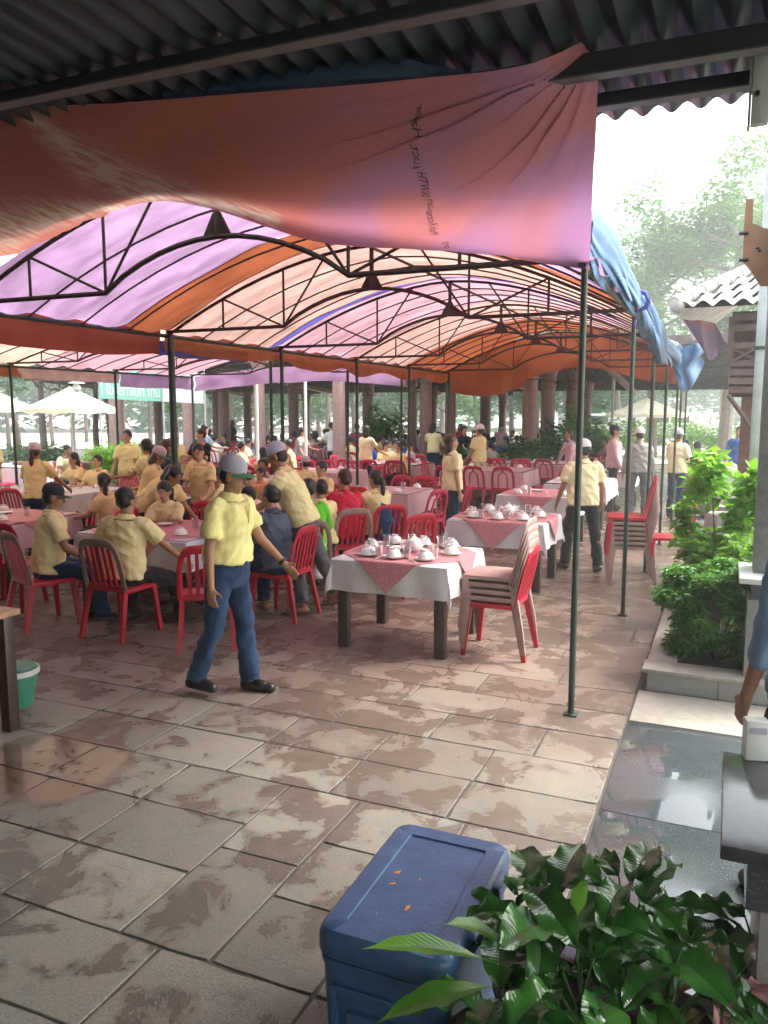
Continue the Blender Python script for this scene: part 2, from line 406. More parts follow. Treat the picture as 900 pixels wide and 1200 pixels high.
for yy0, yy1 in ((5.945, 7.1), (7.105, 8.6), (8.605, 10.6)):
    b = MB(); b.box((-.36, (yy0 + yy1) / 2, .147), (.2, yy1 - yy0, .03), bev=.004); b.build('coping_stone', M_BEIGE, t)
    b = MB(); b.box((-.40, (yy0 + yy1) / 2, .065), (.08, yy1 - yy0, .13)); b.build('kerb_stone', M_GRANLT, t)
b = MB(); b.grid(lambda u, v: Vector((-.3 + 2 * u, 5.9 + 4.7 * v, .12 + .02 * math.sin(u * 30) * math.sin(v * 40))), 20, 30); b.build('soil', mat('damp_soil', (.05, .035, .025), .9, var=.4, scale=30, bump=.5), t)

# ================================================================== PORCH ROOF (camera stands under it)
M_CORR = mat('dull_zinc_sheet', (.018, .028, .036), .40, metal=.3, var=.3, scale=3, bump=.05)
M_BEAM = mat('dark_painted_beam', (.014, .018, .024), .5, var=.2, scale=8)
M_BEAMLT = mat('worn_beam_lip', (.08, .085, .09), .45, var=.3, scale=9)
porch = thing('porch_roof', 'dark corrugated metal porch roof with steel purlins overhead', 'roof')
PZ = 3.56
def corr(x0, x1, y0, y1, z0, z1, pitch, amp, mt, par, name='corrugated_sheet', seg=8, ny=1):
    n = int((x1 - x0) / pitch * seg); b = MB()
    b.grid(lambda u, v: Vector((x0 + (x1 - x0) * u, y0 + (y1 - y0) * v, z0 + (z1 - z0) * v + amp * math.cos((x0 + (x1 - x0) * u) / pitch * 2 * math.pi))), n, ny)
    return b.build(name, mt, par)
for a, c in ((-12, -9), (-9, -6), (-6, -3), (-3, 0), (0, 3)):
    corr(a, c, -4, 4.82, PZ + .36, PZ + .035, .148, .024, M_CORR, porch)
def zr(y): return PZ + .36 - (y + 4) / 8.62 * .325
b = MB(); b.box((.75, 3.97, zr(3.97) - .07), (4.5, .05, .09)); b.build('purlin', M_BEAM, porch); b = MB(); b.box((.75, 3.978, zr(3.97) - .12), (4.5, .075, .009)); b.build('purlin_lip', M_BEAMLT, porch)
for y, h in ((4.42, .06), (3.28, .05), (2.4, .07), (1.4, .07), (.4, .07), (-.6, .07), (-1.8, .07), (-3, .07)):
    b = MB(); b.box((-4.5, y, zr(y) - .026 - h / 2), (15, .05, h)); b.build('purlin', M_BEAM, porch)
    b = MB(); b.box((-4.5, y + .008, zr(y) - .0265 - h - .005), (15, .075, .009)); b.build('purlin_lip', M_BEAMLT, porch)
for x in (1.05, -8.6):
    b = MB(); b.box((x, .2, PZ - .12), (.12, 8.6, .2)); b.build('rafter', M_BEAM, porch)
# short steel hanger at the eave
c = atY(888, 100, 4.3)
b = MB(); b.box((c.x + .015, 4.3, 3.62), (.075, .05, .66), bev=.004); b.box((c.x - .03, 4.33, 3.62), (.012, .09, .66)); 
M_GALVD = mat('pale_grey_painted_steel', (.42, .46, .47), .5); h = thing('steel_hanger', 'short grey steel channel hanging from the porch eave', 'bracket', (0, 0, 0)); b.build('channel', M_GALVD, h)
bb = MB(); bb.tube([(c.x, 4.25, 3.42), (c.x, 4.38, 3.42)], .012, 6); bb.build('bolt', M_BEAM, h)

# ================================================================== TENTS
def tarp_mat(name, col, tc, trans=.62, var=.2):
    m = mat(name, col, .55, trans=trans, bump=.35, bscale=9, spec=.3, tcol=tc)
    t = m.node_tree; N = t.nodes; L = t.links; tr = [n for n in N if n.type == 'BSDF_TRANSLUCENT'][0]
    geo = N.new('ShaderNodeNewGeometry')
    mp = N.new('ShaderNodeMapping'); mp.inputs['Scale'].default_value = (1.2, 5, 3); L.new(geo.outputs['Position'], mp.inputs[0])
    n = N.new('ShaderNodeTexNoise'); n.inputs['Scale'].default_value = 1.1; n.inputs['Detail'].default_value = 7; n.inputs['Roughness'].default_value = .6
    L.new(mp.outputs[0], n.inputs['Vector'])
    r = N.new('ShaderNodeValToRGB'); r.color_ramp.elements[0].position = .33; r.color_ramp.elements[1].position = .62
    r.color_ramp.elements[0].color = (*[c * (1 - var * 1.6) for c in tc], 1); r.color_ramp.elements[1].color = (*[min(1, c * (1 + var)) for c in tc], 1)
    L.new(n.outputs['Fac'], r.inputs[0]); L.new(r.outputs[0], tr.inputs[0])
    return m
T_PUR = tarp_mat('purple_tarpaulin', (.45, .25, .46), (.25, .155, .25))
T_PINK = tarp_mat('pink_tarpaulin', (.6, .32, .36), (.30, .175, .20))
T_PEACH = tarp_mat('peach_tarpaulin', (.62, .4, .33), (.30, .185, .16))
T_CREAM = tarp_mat('cream_tarpaulin', (.7, .55, .4), (.36, .27, .21))
T_OR = tarp_mat('orange_tarpaulin', (.48, .15, .07), (.19, .055, .025), .5)
T_REDO = tarp_mat('red_orange_tarpaulin', (.40, .08, .05), (.20, .05, .04), .45)
T_BLUE = tarp_mat('deep_blue_tarpaulin', (.06, .07, .28), (.10, .09, .36), .5)
T_SKYB = tarp_mat('faded_blue_tarpaulin', (.11, .21, .36), (.13, .25, .42), .22, .35)

def make_tent(lbl, X0, X1, ze, za, trusses, panels, pole_x, pole_r, thick):
    xc, hw = (X0 + X1) / 2, (X1 - X0) / 2
    t = thing('canopy_tent', lbl, 'tent', (0, 0, 0))
    def zroof(X): q = min(1, abs(X - xc) / hw); return za - (za - ze) * (q ** 1.75)
    for i, (ya, yb, mt) in enumerate(panels):
        def fn(u, v, ya=ya, yb=yb):
            X = X0 - .06 + (X1 - X0 + .12) * u
            wob = .05 * math.sin(X * 2.1 + ya)
            Y = ya + wob * (1 - v) + (yb - ya) * v + .05 * math.sin(X * 2.1 + yb) * v
            sag = .028 * math.cos(Y * 9.67) + .03 * noise.noise(Vector((X * 1.3, Y * 1.7, i))) + .012 * noise.noise(Vector((X * 2.2, Y * 8, i + 4)))
            return Vector((X, Y, zroof(X) + .035 + sag + .003 * i))
        b = MB(); b.grid(fn, 56, max(6, int((yb - ya) * 16))); b.build('tarpaulin_panel', mt, t)
    for Y in trusses:
        tr = obj('truss', None, t); r = thick
        up = [(X0 + (X1 - X0) * k / 20, Y, zroof(X0 + (X1 - X0) * k / 20)) for k in range(21)]
        MB().tube(up, r, 6).build('upper_chord', M_RUST, tr)
        cl = ze + .05; cw = hw * .4; zc = za - .42 * (za - ze) / .8
        lo = [(X0, Y, cl), (xc - cw, Y, cl)] + [(xc - cw + 2 * cw * k / 12, Y, cl + (zc - cl) * math.sin(math.pi * k / 12) ** .8) for k in range(1, 12)] + [(xc + cw, Y, cl), (X1, Y, cl)]
        MB().tube(lo, r * 1.15, 6).build('lower_chord', M_RUST, tr)
        for s in (-1, 1):
            for xx in (cw, hw * .7):
                MB().tube([(xc + s * xx, Y, cl), (xc + s * xx, Y, zroof(xc + s * xx))], r * .7, 6).build('strut', M_RUST, tr)
            MB().tube([(xc + s * cw, Y, cl), (xc + s * hw * .2, Y, zroof(xc + s * hw * .2))], r * .65, 6).build('diagonal', M_RUST, tr)
            MB().tube([(xc + s * cw, Y, cl), (xc + s * hw * .7, Y, zroof(xc + s * hw * .7))], r * .65, 6).build('diagonal', M_RUST, tr)
        MB().tube([(xc, Y, zc), (xc, Y, za)], r * 1.3, 6).build('king_post', M_RUST, tr)
        b = MB(); P = [(xc - .13, Y, zc - .01), (xc + .13, Y, zc - .01), (xc + .03, Y, zc + .17), (xc - .03, Y, zc + .17)]
        b.add([(x, y - .008, z) for x, y, z in P] + [(x, y + .008, z) for x, y, z in P], [(0, 1, 2, 3), (7, 6, 5, 4), (0, 4, 5, 1), (1, 5, 6, 2), (2, 6, 7, 3), (3, 7, 4, 0)])
        b.build('gusset_plate', M_RUST, tr)
    ys = trusses
    for ya, yb in zip(ys, ys[1:]):
        for k in (1, 2, 3):
            Y = ya + (yb - ya) * k / 4
            MB().tube([(X0 + (X1 - X0) * q / 16, Y, zroof(X0 + (X1 - X0) * q / 16) - .005) for q in range(17)], .010, 5).build('roof_rib', M_RUST, t)
    for X in (X0 + .0, X1):
        MB().tube([(X, ys[0] - .1, ze + .0), (X, ys[-1] + .1, ze + .0)], thick * 1.4, 6).build('eave_rail', M_STEEL, t)
    MB().tube([(xc, ys[0], za - .02), (xc, ys[-1], za - .02)], thick * .9, 6).build('ridge_rail', M_RUST, t)
    for X, Y, rr in pole_x:
        b = MB(); b.tube([(X, Y, 0), (X, Y, ze)], rr, 10); b.box((X, Y, .006), (rr * 4, rr * 4, .01)); b.build('pole', M_STEEL, t)
    return t, zroof
TR1 = [5.05, 7.8, 10.35, 12.95, 15.5, 18.0]
tent1, zroof1 = make_tent('purple pink and orange tarpaulin tent on thin dark poles over the set tables', -6.15, -.85, 2.83, 3.66, TR1,
    [(4.95, 7.1, T_PUR), (7.06, 7.82, T_OR), (7.78, 10.1, T_PEACH), (10.06, 10.42, T_BLUE), (10.38, 13.0, T_PINK), (12.96, 15.6, T_PEACH), (15.56, 18.25, T_OR)],
    [(-.85, y, .021) for y in (5.05, 7.8, 10.0, 12.2, 14.9, 16.1, 18.0)] + [(-6.1, 7.8, .042)] + [(-6.1, y, .028) for y in (5.05, 10.35, 12.95, 15.5, 18.0)], None, .018)
tent2, zroof2 = make_tent('cream and pink tarpaulin tent behind the thick post over the yellow-shirted diners', -11.6, -6.3, 2.72, 3.2, [5.05, 7.8, 10.35, 12.95, 15.5],
    [(4.9, 7.8, T_PEACH), (7.75, 11.0, T_CREAM), (10.95, 15.6, T_PINK)],
    [(-11.55, y, .026) for y in (5.05, 7.8, 10.35, 12.95, 15.5)] + [(-6.26, y, .024) for y in (10.3, 12.9, 15.45)], None, .016)
def valance(par, pts, drop, mt, amp=.05, name='valance', seg=14):
    def fn(u, v):
        q = u * (len(pts) - 1); i = min(len(pts) - 2, int(q)); f = q - i
        p = Vector(pts[i]).lerp(Vector(pts[i + 1]), f); dr = drop(u) if callable(drop) else drop
        nn = noise.noise(Vector((p.x * 2, p.y * 2, v * 1.5)))
        return p + Vector((amp * nn * 1.4 * (.3 + v), amp * nn * (.3 + v), -dr * v + .02 * nn))
    b = MB(); b.grid(fn, seg * (len(pts) - 1), 8); return b.build(name, mt, par)
valance(tent1, [(-6.2, y, 2.90) for y in (4.9, 6.4, 7.75)], lambda u: .27 + .08 * math.sin(u * 3.14), T_REDO)
valance(tent1, [(-6.24, y, 2.78) for y in (6.2, 7.8, 9.6)], lambda u: .16, T_BLUE)
valance(tent1, [(-6.2, y, 2.89) for y in (7.85, 9.2, 10.35)], lambda u: .21 + .05 * math.sin(u * 3.14), T_OR)
valance(tent1, [(-6.2, y, 2.89) for y in (10.35, 12, 13, 14.2, 15.6, 17, 18.2)], lambda u: .22 + .1 * math.sin(u * 12) ** 2, T_OR)
valance(tent1, [(-6.15 + 5.3 * k / 12, 18.22, zroof1(-6.15 + 5.3 * k / 12) + .02) for k in range(13)], lambda u: zroof1(-6.15 + 5.3 * u) - 2.60 + .22 * math.sin(u * 7.5 + .5) + (.12 if u < .35 else -.12 * u), T_OR, amp=.10)
valance(tent1, [(-.82, y, 2.84) for y in (10.4, 12, 13.5, 15.7, 18.2)], lambda u: .22 + .1 * math.sin(u * 9), T_OR)
valance(tent2, [(-11.64, y, 2.74) for y in (5.0, 7, 9, 10.6)], lambda u: .2, T_OR)
valance(tent2, [(-11.66, y, 2.75) for y in (10.6, 12, 13.2)], lambda u: .24, T_PEACH)
valance(tent2, [(-11.64, y, 2.74) for y in (13.2, 14.4, 15.7)], lambda u: .3, T_PUR)
valance(tent2, [(-11.6, 15.7, 2.75), (-9.8, 15.7, 2.9), (-8, 15.7, 2.95), (-6.3, 15.7, 2.8)], lambda u: .35, T_PUR)

# ------------------------------------------------------------------ big front drape, tied up to the porch purlins
top_px = [(-140, 118), (-60, 122), (0, 125), (130, 121), (300, 108), (420, 99), (500, 91), (570, 84), (620, 75), (655, 62), (685, 48), (703, 45)]
bot_px = [(-150, 352), (-70, 330), (0, 302), (60, 276), (120, 252), (180, 239), (240, 244), (310, 264), (370, 280), (450, 289), (550, 300), (630, 308), (690, 314)]
def resample(px, y0, y1):
    P = []
    for i, (x, y) in enumerate(px):
        P.append(atY(x, y, y0 + (y1 - y0) * i / (len(px) - 1)))
    d = [0]
    for a, b_ in zip(P, P[1:]): d.append(d[-1] + (b_ - a).length)
    def f(u):
        s_ = u * d[-1]
        for i in range(len(P) - 1):
            if s_ <= d[i + 1] or i == len(P) - 2:
                q = (s_ - d[i]) / max(1e-6, d[i + 1] - d[i]); q = min(1, max(0, q))
                p0 = P[max(0, i - 1)]; p1 = P[i]; p2 = P[i + 1]; p3 = P[min(len(P) - 1, i + 2)]
                return .5 * ((2 * p1) + (-p0 + p2) * q + (2 * p0 - 5 * p1 + 4 * p2 - p3) * q * q + (-p0 + 3 * p1 - 3 * p2 + p3) * q ** 3)
    return f
topf = resample(top_px, 3.45, 3.95); botf = resample(bot_px, 4.85, 4.97)
def sm(a, b_, x): x = min(1, max(0, (x - a) / (b_ - a))); return x * x * (3 - 2 * x)
def drape_S(u, v):
    p = topf(u).lerp(botf(u), v)
    W, H = 5.0, 1.35
    dx, dy = (1 - u) * W, v * H; th = math.atan2(dy, max(1e-4, dx)); rr = math.hypot(dx, dy)
    fold = 0
    for a, w, amp in ((.10, .03, .05), (.30, .035, .07), (.44, .03, .075), (.62, .06, .06), (.88, .04, .07), (1.08, .035, .06), (1.28, .05, .05)):
        fold += amp * math.exp(-((th - a) / w) ** 2) * sm(.05, .5, rr) * (1 - sm(1.2, 2.9 if a < .6 else 1.7, rr))
    fold -= .022 * math.sin(th * 9 + .5) * sm(0, .6, rr) * (1 - sm(1.8, 3.2, rr))
    # crumples running down from the left tie
    dx2, dy2 = u * W, v * H
    wed = math.exp(-((v - (u - .165) * 4.2) / .35) ** 2) * sm(.16, .2, u) * (1 - sm(.42, .56, u)) + sm(.55, .95, v) * (1 - sm(.24, .36, u))
    fold += wed * (.04 * noise.noise(Vector((dx2 * 2 + dy2 * 6, dy2 * 18 - dx2 * 7, 1))) + .02 * noise.noise(Vector((dx2 * 7, dy2 * 48 - dx2 * 20, 3))))
    fold += .06 * noise.noise(Vector((u * 5, v * 2.4, 5))) + .012 * noise.noise(Vector((u * 24, v * 9, 7)))
    bulge = .10 * math.sin(math.pi * v) * math.sin(math.pi * min(1, u * 1.02)) * (1 - .3 * v)
    e = min(1, v * 6) 
    return p + Vector((0, -fold * .8 * e - bulge * .5, -bulge * .55 + fold * .25 * e))
drape = thing('front_drape', 'big faded orange and purple tarpaulin sheet tied up between tent and porch roof', 'tarpaulin')
def drape_mat():
    m = tarp_mat('orange_purple_drape', (.30, .10, .09), (.30, .10, .08), .38, .15)
    t = m.node_tree; N = t.nodes; L = t.links; b = N['Principled BSDF']; tr = [n for n in N if n.type == 'BSDF_TRANSLUCENT'][0]
    at = N.new('ShaderNodeAttribute'); at.attribute_name = 'dye_glare'
    sp = N.new('ShaderNodeSeparateColor'); L.new(at.outputs['Color'], sp.inputs[0])  # red channel: purple dye; green channel: painted-in glare
    def mix(f, a, c):
        n = N.new('ShaderNodeMix'); n.data_type = 'RGBA'; L.new(f, n.inputs[0])
        for i, x in ((6, a), (7, c)):
            if isinstance(x, tuple): n.inputs[i].default_value = x
            else: L.new(x, n.inputs[i])
        return n.outputs[2]
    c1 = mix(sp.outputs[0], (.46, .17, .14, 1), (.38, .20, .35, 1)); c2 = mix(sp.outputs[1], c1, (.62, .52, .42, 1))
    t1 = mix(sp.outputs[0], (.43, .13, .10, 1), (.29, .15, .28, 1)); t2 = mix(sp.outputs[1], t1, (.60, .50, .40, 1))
    for n_ in N:
        if n_.type == 'TEX_NOISE' and abs(n_.inputs['Scale'].default_value - 9) < .1: n_.inputs['Scale'].default_value = 26; n_.inputs['Detail'].default_value = 8
        if n_.type == 'BUMP': n_.inputs['Strength'].default_value = .7
    L.new(c2, b.inputs['Base Color']); L.new(t2, tr.inputs[0]); b.inputs['Roughness'].default_value = .42
    return m
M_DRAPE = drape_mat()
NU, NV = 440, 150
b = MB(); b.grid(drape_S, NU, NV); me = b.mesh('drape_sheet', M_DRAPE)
ca = me.color_attributes.new('dye_glare', 'FLOAT_COLOR', 'POINT'); buf = []
def proj(p):
    v = Vector((p.x, p.y, p.z - CAM_H)); s_, c_ = math.sin(YAW), math.cos(YAW)
    rt = v.x * c_ + v.y * s_; fw = -v.x * s_ + v.y * c_; zz = fw * math.cos(PITCH) - v.z * math.sin(PITCH)
    return 450 + FPX * rt / zz, 600 - FPX * (fw * math.sin(PITCH) + v.z * math.cos(PITCH)) / zz
def pdist(x, y, L_):
    best = (1e9, 0)
    for k, ((x0, y0, w0), (x1, y1, w1)) in enumerate(zip(L_, L_[1:])):
        dx, dy = x1 - x0, y1 - y0; q = max(0, min(1, ((x - x0) * dx + (y - y0) * dy) / (dx * dx + dy * dy)))
        d = math.hypot(x - x0 - dx * q, y - y0 - dy * q) / (w0 + (w1 - w0) * q)
        if d < best[0]: best = (d, q)
    return best[0]
GLARE_STREAK = [(22, 128, 4), (60, 158, 12), (110, 195, 20), (170, 222, 20), (240, 240, 13), (320, 258, 8)]  # backlit glare along the wrinkles, painted as pale streaks into the sheet colour
GLARE_STREAK2 = [(-150, 330, 60), (-40, 275, 34), (50, 252, 17), (110, 243, 9), (150, 245, 5)]
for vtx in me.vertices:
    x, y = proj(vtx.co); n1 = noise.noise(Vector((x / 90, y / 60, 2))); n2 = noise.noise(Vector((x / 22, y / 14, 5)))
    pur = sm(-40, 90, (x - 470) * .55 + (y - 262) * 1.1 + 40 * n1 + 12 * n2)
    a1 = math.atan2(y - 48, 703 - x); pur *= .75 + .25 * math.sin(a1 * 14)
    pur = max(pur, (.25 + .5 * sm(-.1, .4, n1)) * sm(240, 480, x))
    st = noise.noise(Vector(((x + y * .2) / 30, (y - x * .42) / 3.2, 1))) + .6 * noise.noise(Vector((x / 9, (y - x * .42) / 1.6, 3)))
    w_ = max(math.exp(-pdist(x, y, GLARE_STREAK) ** 2), math.exp(-pdist(x, y, GLARE_STREAK2) ** 2))
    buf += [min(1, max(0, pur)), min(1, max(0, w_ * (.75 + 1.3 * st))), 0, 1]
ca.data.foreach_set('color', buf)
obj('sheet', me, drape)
# rolled blue edge along the purlin
def roll(u, v):
    p = topf(u) + Vector((0, .09, .115 * (1 - sm(.70, .9, u)))); a = 2 * math.pi * v; r_ = .095 + .02 * noise.noise(Vector((u * 14, v * 2, 0)))
    r_ *= 1 - .8 * sm(.68, .86, u)
    return p + Vector((0, math.cos(a) * r_ * .6, math.sin(a) * r_ * 1.1))
b = MB(); b.grid(roll, 90, 8); b.build('rolled_blue_edge', mat('dark_blue_sheet', (.02, .05, .10), .5, var=.3, scale=10, bump=.3), drape)
for (px_, py_, y_) in ((703, 45, 3.95), (0, 125, 3.55)):
    p = atY(px_, py_, y_)
    MB().tube([p, p + Vector((.02, .01, .1)), p + Vector((0, .02, .16))], .008, 6).build('tie_rope', T_REDO, drape)
# lettering printed on the sheet, running up
def to_drape(u0, v0, txt, size, span):
    cu = D.curves.new('txt', 'FONT'); cu.body = txt; cu.size = 1; cu.resolution_u = 3
    o = D.objects.new('txt', cu); COL.objects.link(o); dg = bpy.context.evaluated_depsgraph_get()
    me_ = D.meshes.new_from_object(o.evaluated_get(dg)); D.objects.remove(o)
    bm = bmesh.new(); bm.from_mesh(me_); bmesh.ops.triangulate(bm, faces=bm.faces); bmesh.ops.subdivide_edges(bm, edges=[e for e in bm.edges if e.calc_length() > .25], cuts=1)
    w = max(v.co.x for v in bm.verts)
    for v in bm.verts:
        vv = v0 - v.co.x / w * span; uu = u0 - v.co.x / w * span * .012 / .3 - (.7 - v.co.y) * size
        p = drape_S(uu, vv); q = drape_S(uu + .001, vv); r_ = drape_S(uu, vv + .002)
        nrm = (q - p).cross(r_ - p).normalized()
        if nrm.y > 0: nrm = -nrm
        v.co = p + nrm * .006
    bm.to_mesh(me_); bm.free(); me_.materials.clear(); me_.materials.append(mat('faded_black_print', (.02, .01, .03), .6)); me_.name = 'lettering'
    return me_
obj('lettering', to_drape(.815, .27, 'Hackkor', .013, .17), drape)
obj('lettering', to_drape(.822, .46, '& Lact', .013, .12), drape)
obj('lettering', to_drape(.832, .60, '06WTH', .013, .12), drape)
obj('lettering', to_drape(.848, .87, 'Mach Korean Factory', .013, .26), drape)
obj('lettering', to_drape(.866, .98, 'ory', .013, .05), drape)

# ------------------------------------------------------------------ twisted blue sheet along the open eave
bl = thing('blue_side_sheet', 'faded blue tarpaulin gathered and twisted along the open edge of the tent', 'tarpaulin')
path = [(4.98, 2.97, .03, .09), (5.3, 2.95, .05, .12), (5.8, 2.94, .07, .13), (6.6, 2.93, .08, .13), (7.3, 2.93, .08, .12), (7.78, 2.93, .05, .055), (8.3, 2.88, .09, .12), (9.3, 2.80, .12, .16), (10.6, 2.70, .13, .18), (11.8, 2.72, .16, .17), (12.8, 2.80, .15, .16), (13.4, 2.84, .1, .14)]
def bsheet(u, v):
    q = u * (len(path) - 1); i = min(len(path) - 2, int(q)); f = q - i
    a_, b_ = path[i], path[i + 1]; f2 = f * f * (3 - 2 * f)
    Y, z, rx, rz_ = [a_[k] + (b_[k] - a_[k]) * f2 for k in range(4)]
    Y = a_[0] + (b_[0] - a_[0]) * f
    an = 2 * math.pi * v + u * 5; tw = an + Y * .5; n_ = 1 + .40 * (abs(noise.noise(Vector((math.cos(tw) * 1.7, math.sin(tw) * 1.7, Y * .45)))) * 3 - .6) + .05 * noise.noise(Vector((math.cos(tw) * 5, math.sin(tw) * 5, Y * 1.2)))
    return Vector((-.82 + .72 * rx * math.cos(an) * n_, Y, z + .03 + rz_ * math.sin(an) * n_))
b = MB(); b.grid(bsheet, 200, 60); b.build('gathered_sheet', T_SKYB, bl)
b = MB(); b.grid(lambda u, v: Vector((-.86 + .52 * u + .05 * math.sin(v * 9) - .12 * v * u, 13.3 + .15 * math.sin(u * 8), 2.90 - (.3 + .42 * math.sin(u * 3)) * v + .1 * u)), 14, 14); b.build('hanging_flap', T_SKYB, bl)
b = MB(); b.tube([(-.80 + .07 * math.cos(a / 8 * 6.28), 7.75 + .01 * a, 2.96 + .08 * math.sin(a / 8 * 6.28)) for a in range(9)], .022, 6); b.tube([(-.82, 7.78, 2.9), (-.85, 7.8, 2.78), (-.84, 7.79, 2.72)], .02, 6); b.build('tie_cord', mat('navy_cord', (.02, .03, .2), .6), bl)
# ================================================================== PAVILION AT THE BACK
M_COLM = mat('brown_carved_column', (.20, .11, .09), .5, var=.25, scale=10, bump=.15)
M_COLP = mat('pinkish_column', (.34, .22, .20), .5, var=.15, scale=10)
M_RAFT = mat('old_roof_boards', (.10, .10, .10), .7, var=.35, scale=6)
def proof(x, y):   # underside of the pavilion roof
    return 2.72 + max(0, (28.5 - y)) * .075
def make_column(label, x, y, r, m, group):
    h = min(proof(x, y) - .16, 3.3)
    t = thing('pavilion_column', label, 'column', (x, y, 0), group=group)
    MB().lathe([(r * 1.5, 0), (r * 1.5, .12), (r * 1.3, .16), (r * 1.15, .24), (r * 1.02, .28)], seg=16).build('base', m, t)
    MB().lathe([(r, .27), (r * 1.02, 1.0), (r * .95, h - .5)], seg=20).build('shaft', m, t)
    MB().lathe([(r * .95, h - .52), (r * 1.12, h - .5), (r * 1.12, h - .45), (r * 1.0, h - .43), (r * 1.0, h - .38), (r * 1.18, h - .35), (r * 1.18, h - .30), (r * 1.06, h - .28), (r * 1.25, h - .16), (r * 1.45, h - .08), (r * 1.45, h)], seg=16).build('capital', m, t)
    b = MB()
    for a in (0, 1, 2, 3):
        q = a * math.pi / 2; b.box((math.cos(q) * r * 1.9, math.sin(q) * r * 1.9, h - .02), (r * 1.6, .08, .14), Euler((0, 0, q)))
    b.build('bracket', m, t)
    return t
CG = 'round columns of the pavilion'
cols = [  # px, distance, radius, material, label
    (397, 20.5, .165, M_COLP, 'pinkish round column standing clear in front of the other pavilion columns'),
    (304, 21.5, .15, M_COLP, 'pale pinkish column behind the pale thin pole and the white cloths'),
    (344, 25.5, .17, M_COLM, 'brown column between the pinkish pair of columns'),
    (262, 26, .19, M_COLM, 'broad dark brown column next to the white banner'),
    (254, 29, .17, M_COLM, 'dark column half hidden behind the broad one by the banner'),
    (290, 31, .16, M_COLM, 'thin far column between the broad dark one and a pale one'),
    (359, 31, .15, M_COLM, 'slim far dark column behind the white tables'),
    (431, 26, .18, M_COLM, 'brown column behind the paired tent posts and the diners'),
    (404, 30, .15, M_COLM, 'dark column peeping out from behind the pinkish one'),
    (483, 24, .14, M_COLM, 'slim column beside the tent post above the green bush'),
    (499, 21.5, .165, M_COLM, 'reddish brown column just past the tent post, above the yellow shirt'),
    (507, 28, .15, M_COLM, 'thin column just behind the reddish brown one'),
    (528, 22, .15, M_COLM, 'brown column directly behind the standing woman in yellow polo'),
    (569, 25, .17, M_COLM, 'dark column under the dipping orange cloth'),
    (589, 29, .14, M_COLM, 'thin dark column behind the seated group in blue'),
    (621, 20, .19, M_COLM, 'stout brown column behind the woman with the blue scarf'),
    (642, 21.5, .19, M_COLM, 'second stout brown column by the leafy pots'),
    (671, 22, .19, M_COLM, 'dark column just beside the foremost tent pole'),
    (687, 25, .16, M_COLM, 'dark column behind the foremost tent pole'),
    (135, 24, .20, M_COLP, 'pinkish brown column below the green banner'),
    (221, 23, .18, M_COLP, 'pinkish brown column below the white banner'),
    (185, 30, .16, M_COLM, 'dark far column behind the man in black'),
]
for px, dd, r, m, lb in cols:
    p = atD(px, dd); make_column(lb, p.x, p.y, r, m, CG)
pr = thing('pavilion_roof', 'long low pavilion roof of grey boards resting on round columns', 'roof')
nx = 0; x = -24.0
sl_cache = {}
y0r, y1r = 18.7, 28.5
L_ = math.hypot(y1r - y0r, proof(0, y0r) - proof(0, y1r)); ang = -math.atan2(proof(0, y0r) - proof(0, y1r), y1r - y0r)
sb = MB(); sb.box((0, 0, .012), (.245, L_, .024)); slat_me = sb.mesh('roof_board', M_RAFT, False)
while x < 3.2:
    obj('roof_board', slat_me, pr, (x, (y0r + y1r) / 2, (proof(0, y0r) + proof(0, y1r)) / 2 + .05), (ang, 0, random.uniform(-.002, .002))); x += .262
for y in [18.8 + 1.05 * k for k in range(10)]:
    b = MB(); b.box((-10.4, y, proof(0, y) - .03), (27.2, .09, .14)); b.build('purlin', M_RAFT, pr)
for x in (-23, -18.5, -14, -10, -6.3, -3, 0, 3):
    b = MB(); b.box((x, (y0r + y1r) / 2, (proof(0, y0r) + proof(0, y1r)) / 2 - .17), (.14, L_, .14), Euler((ang, 0, 0))); b.build('rafter', M_COLM, pr)
b = MB(); b.box((-10.4, y0r - .03, proof(0, y0r) + .02), (27.4, .03, .2)); b.build('fascia', M_RAFT, pr)
b = MB(); b.box((-10.4, y1r + .03, proof(0, y1r) + .0), (27.4, .03, .2)); b.build('fascia', M_RAFT, pr)

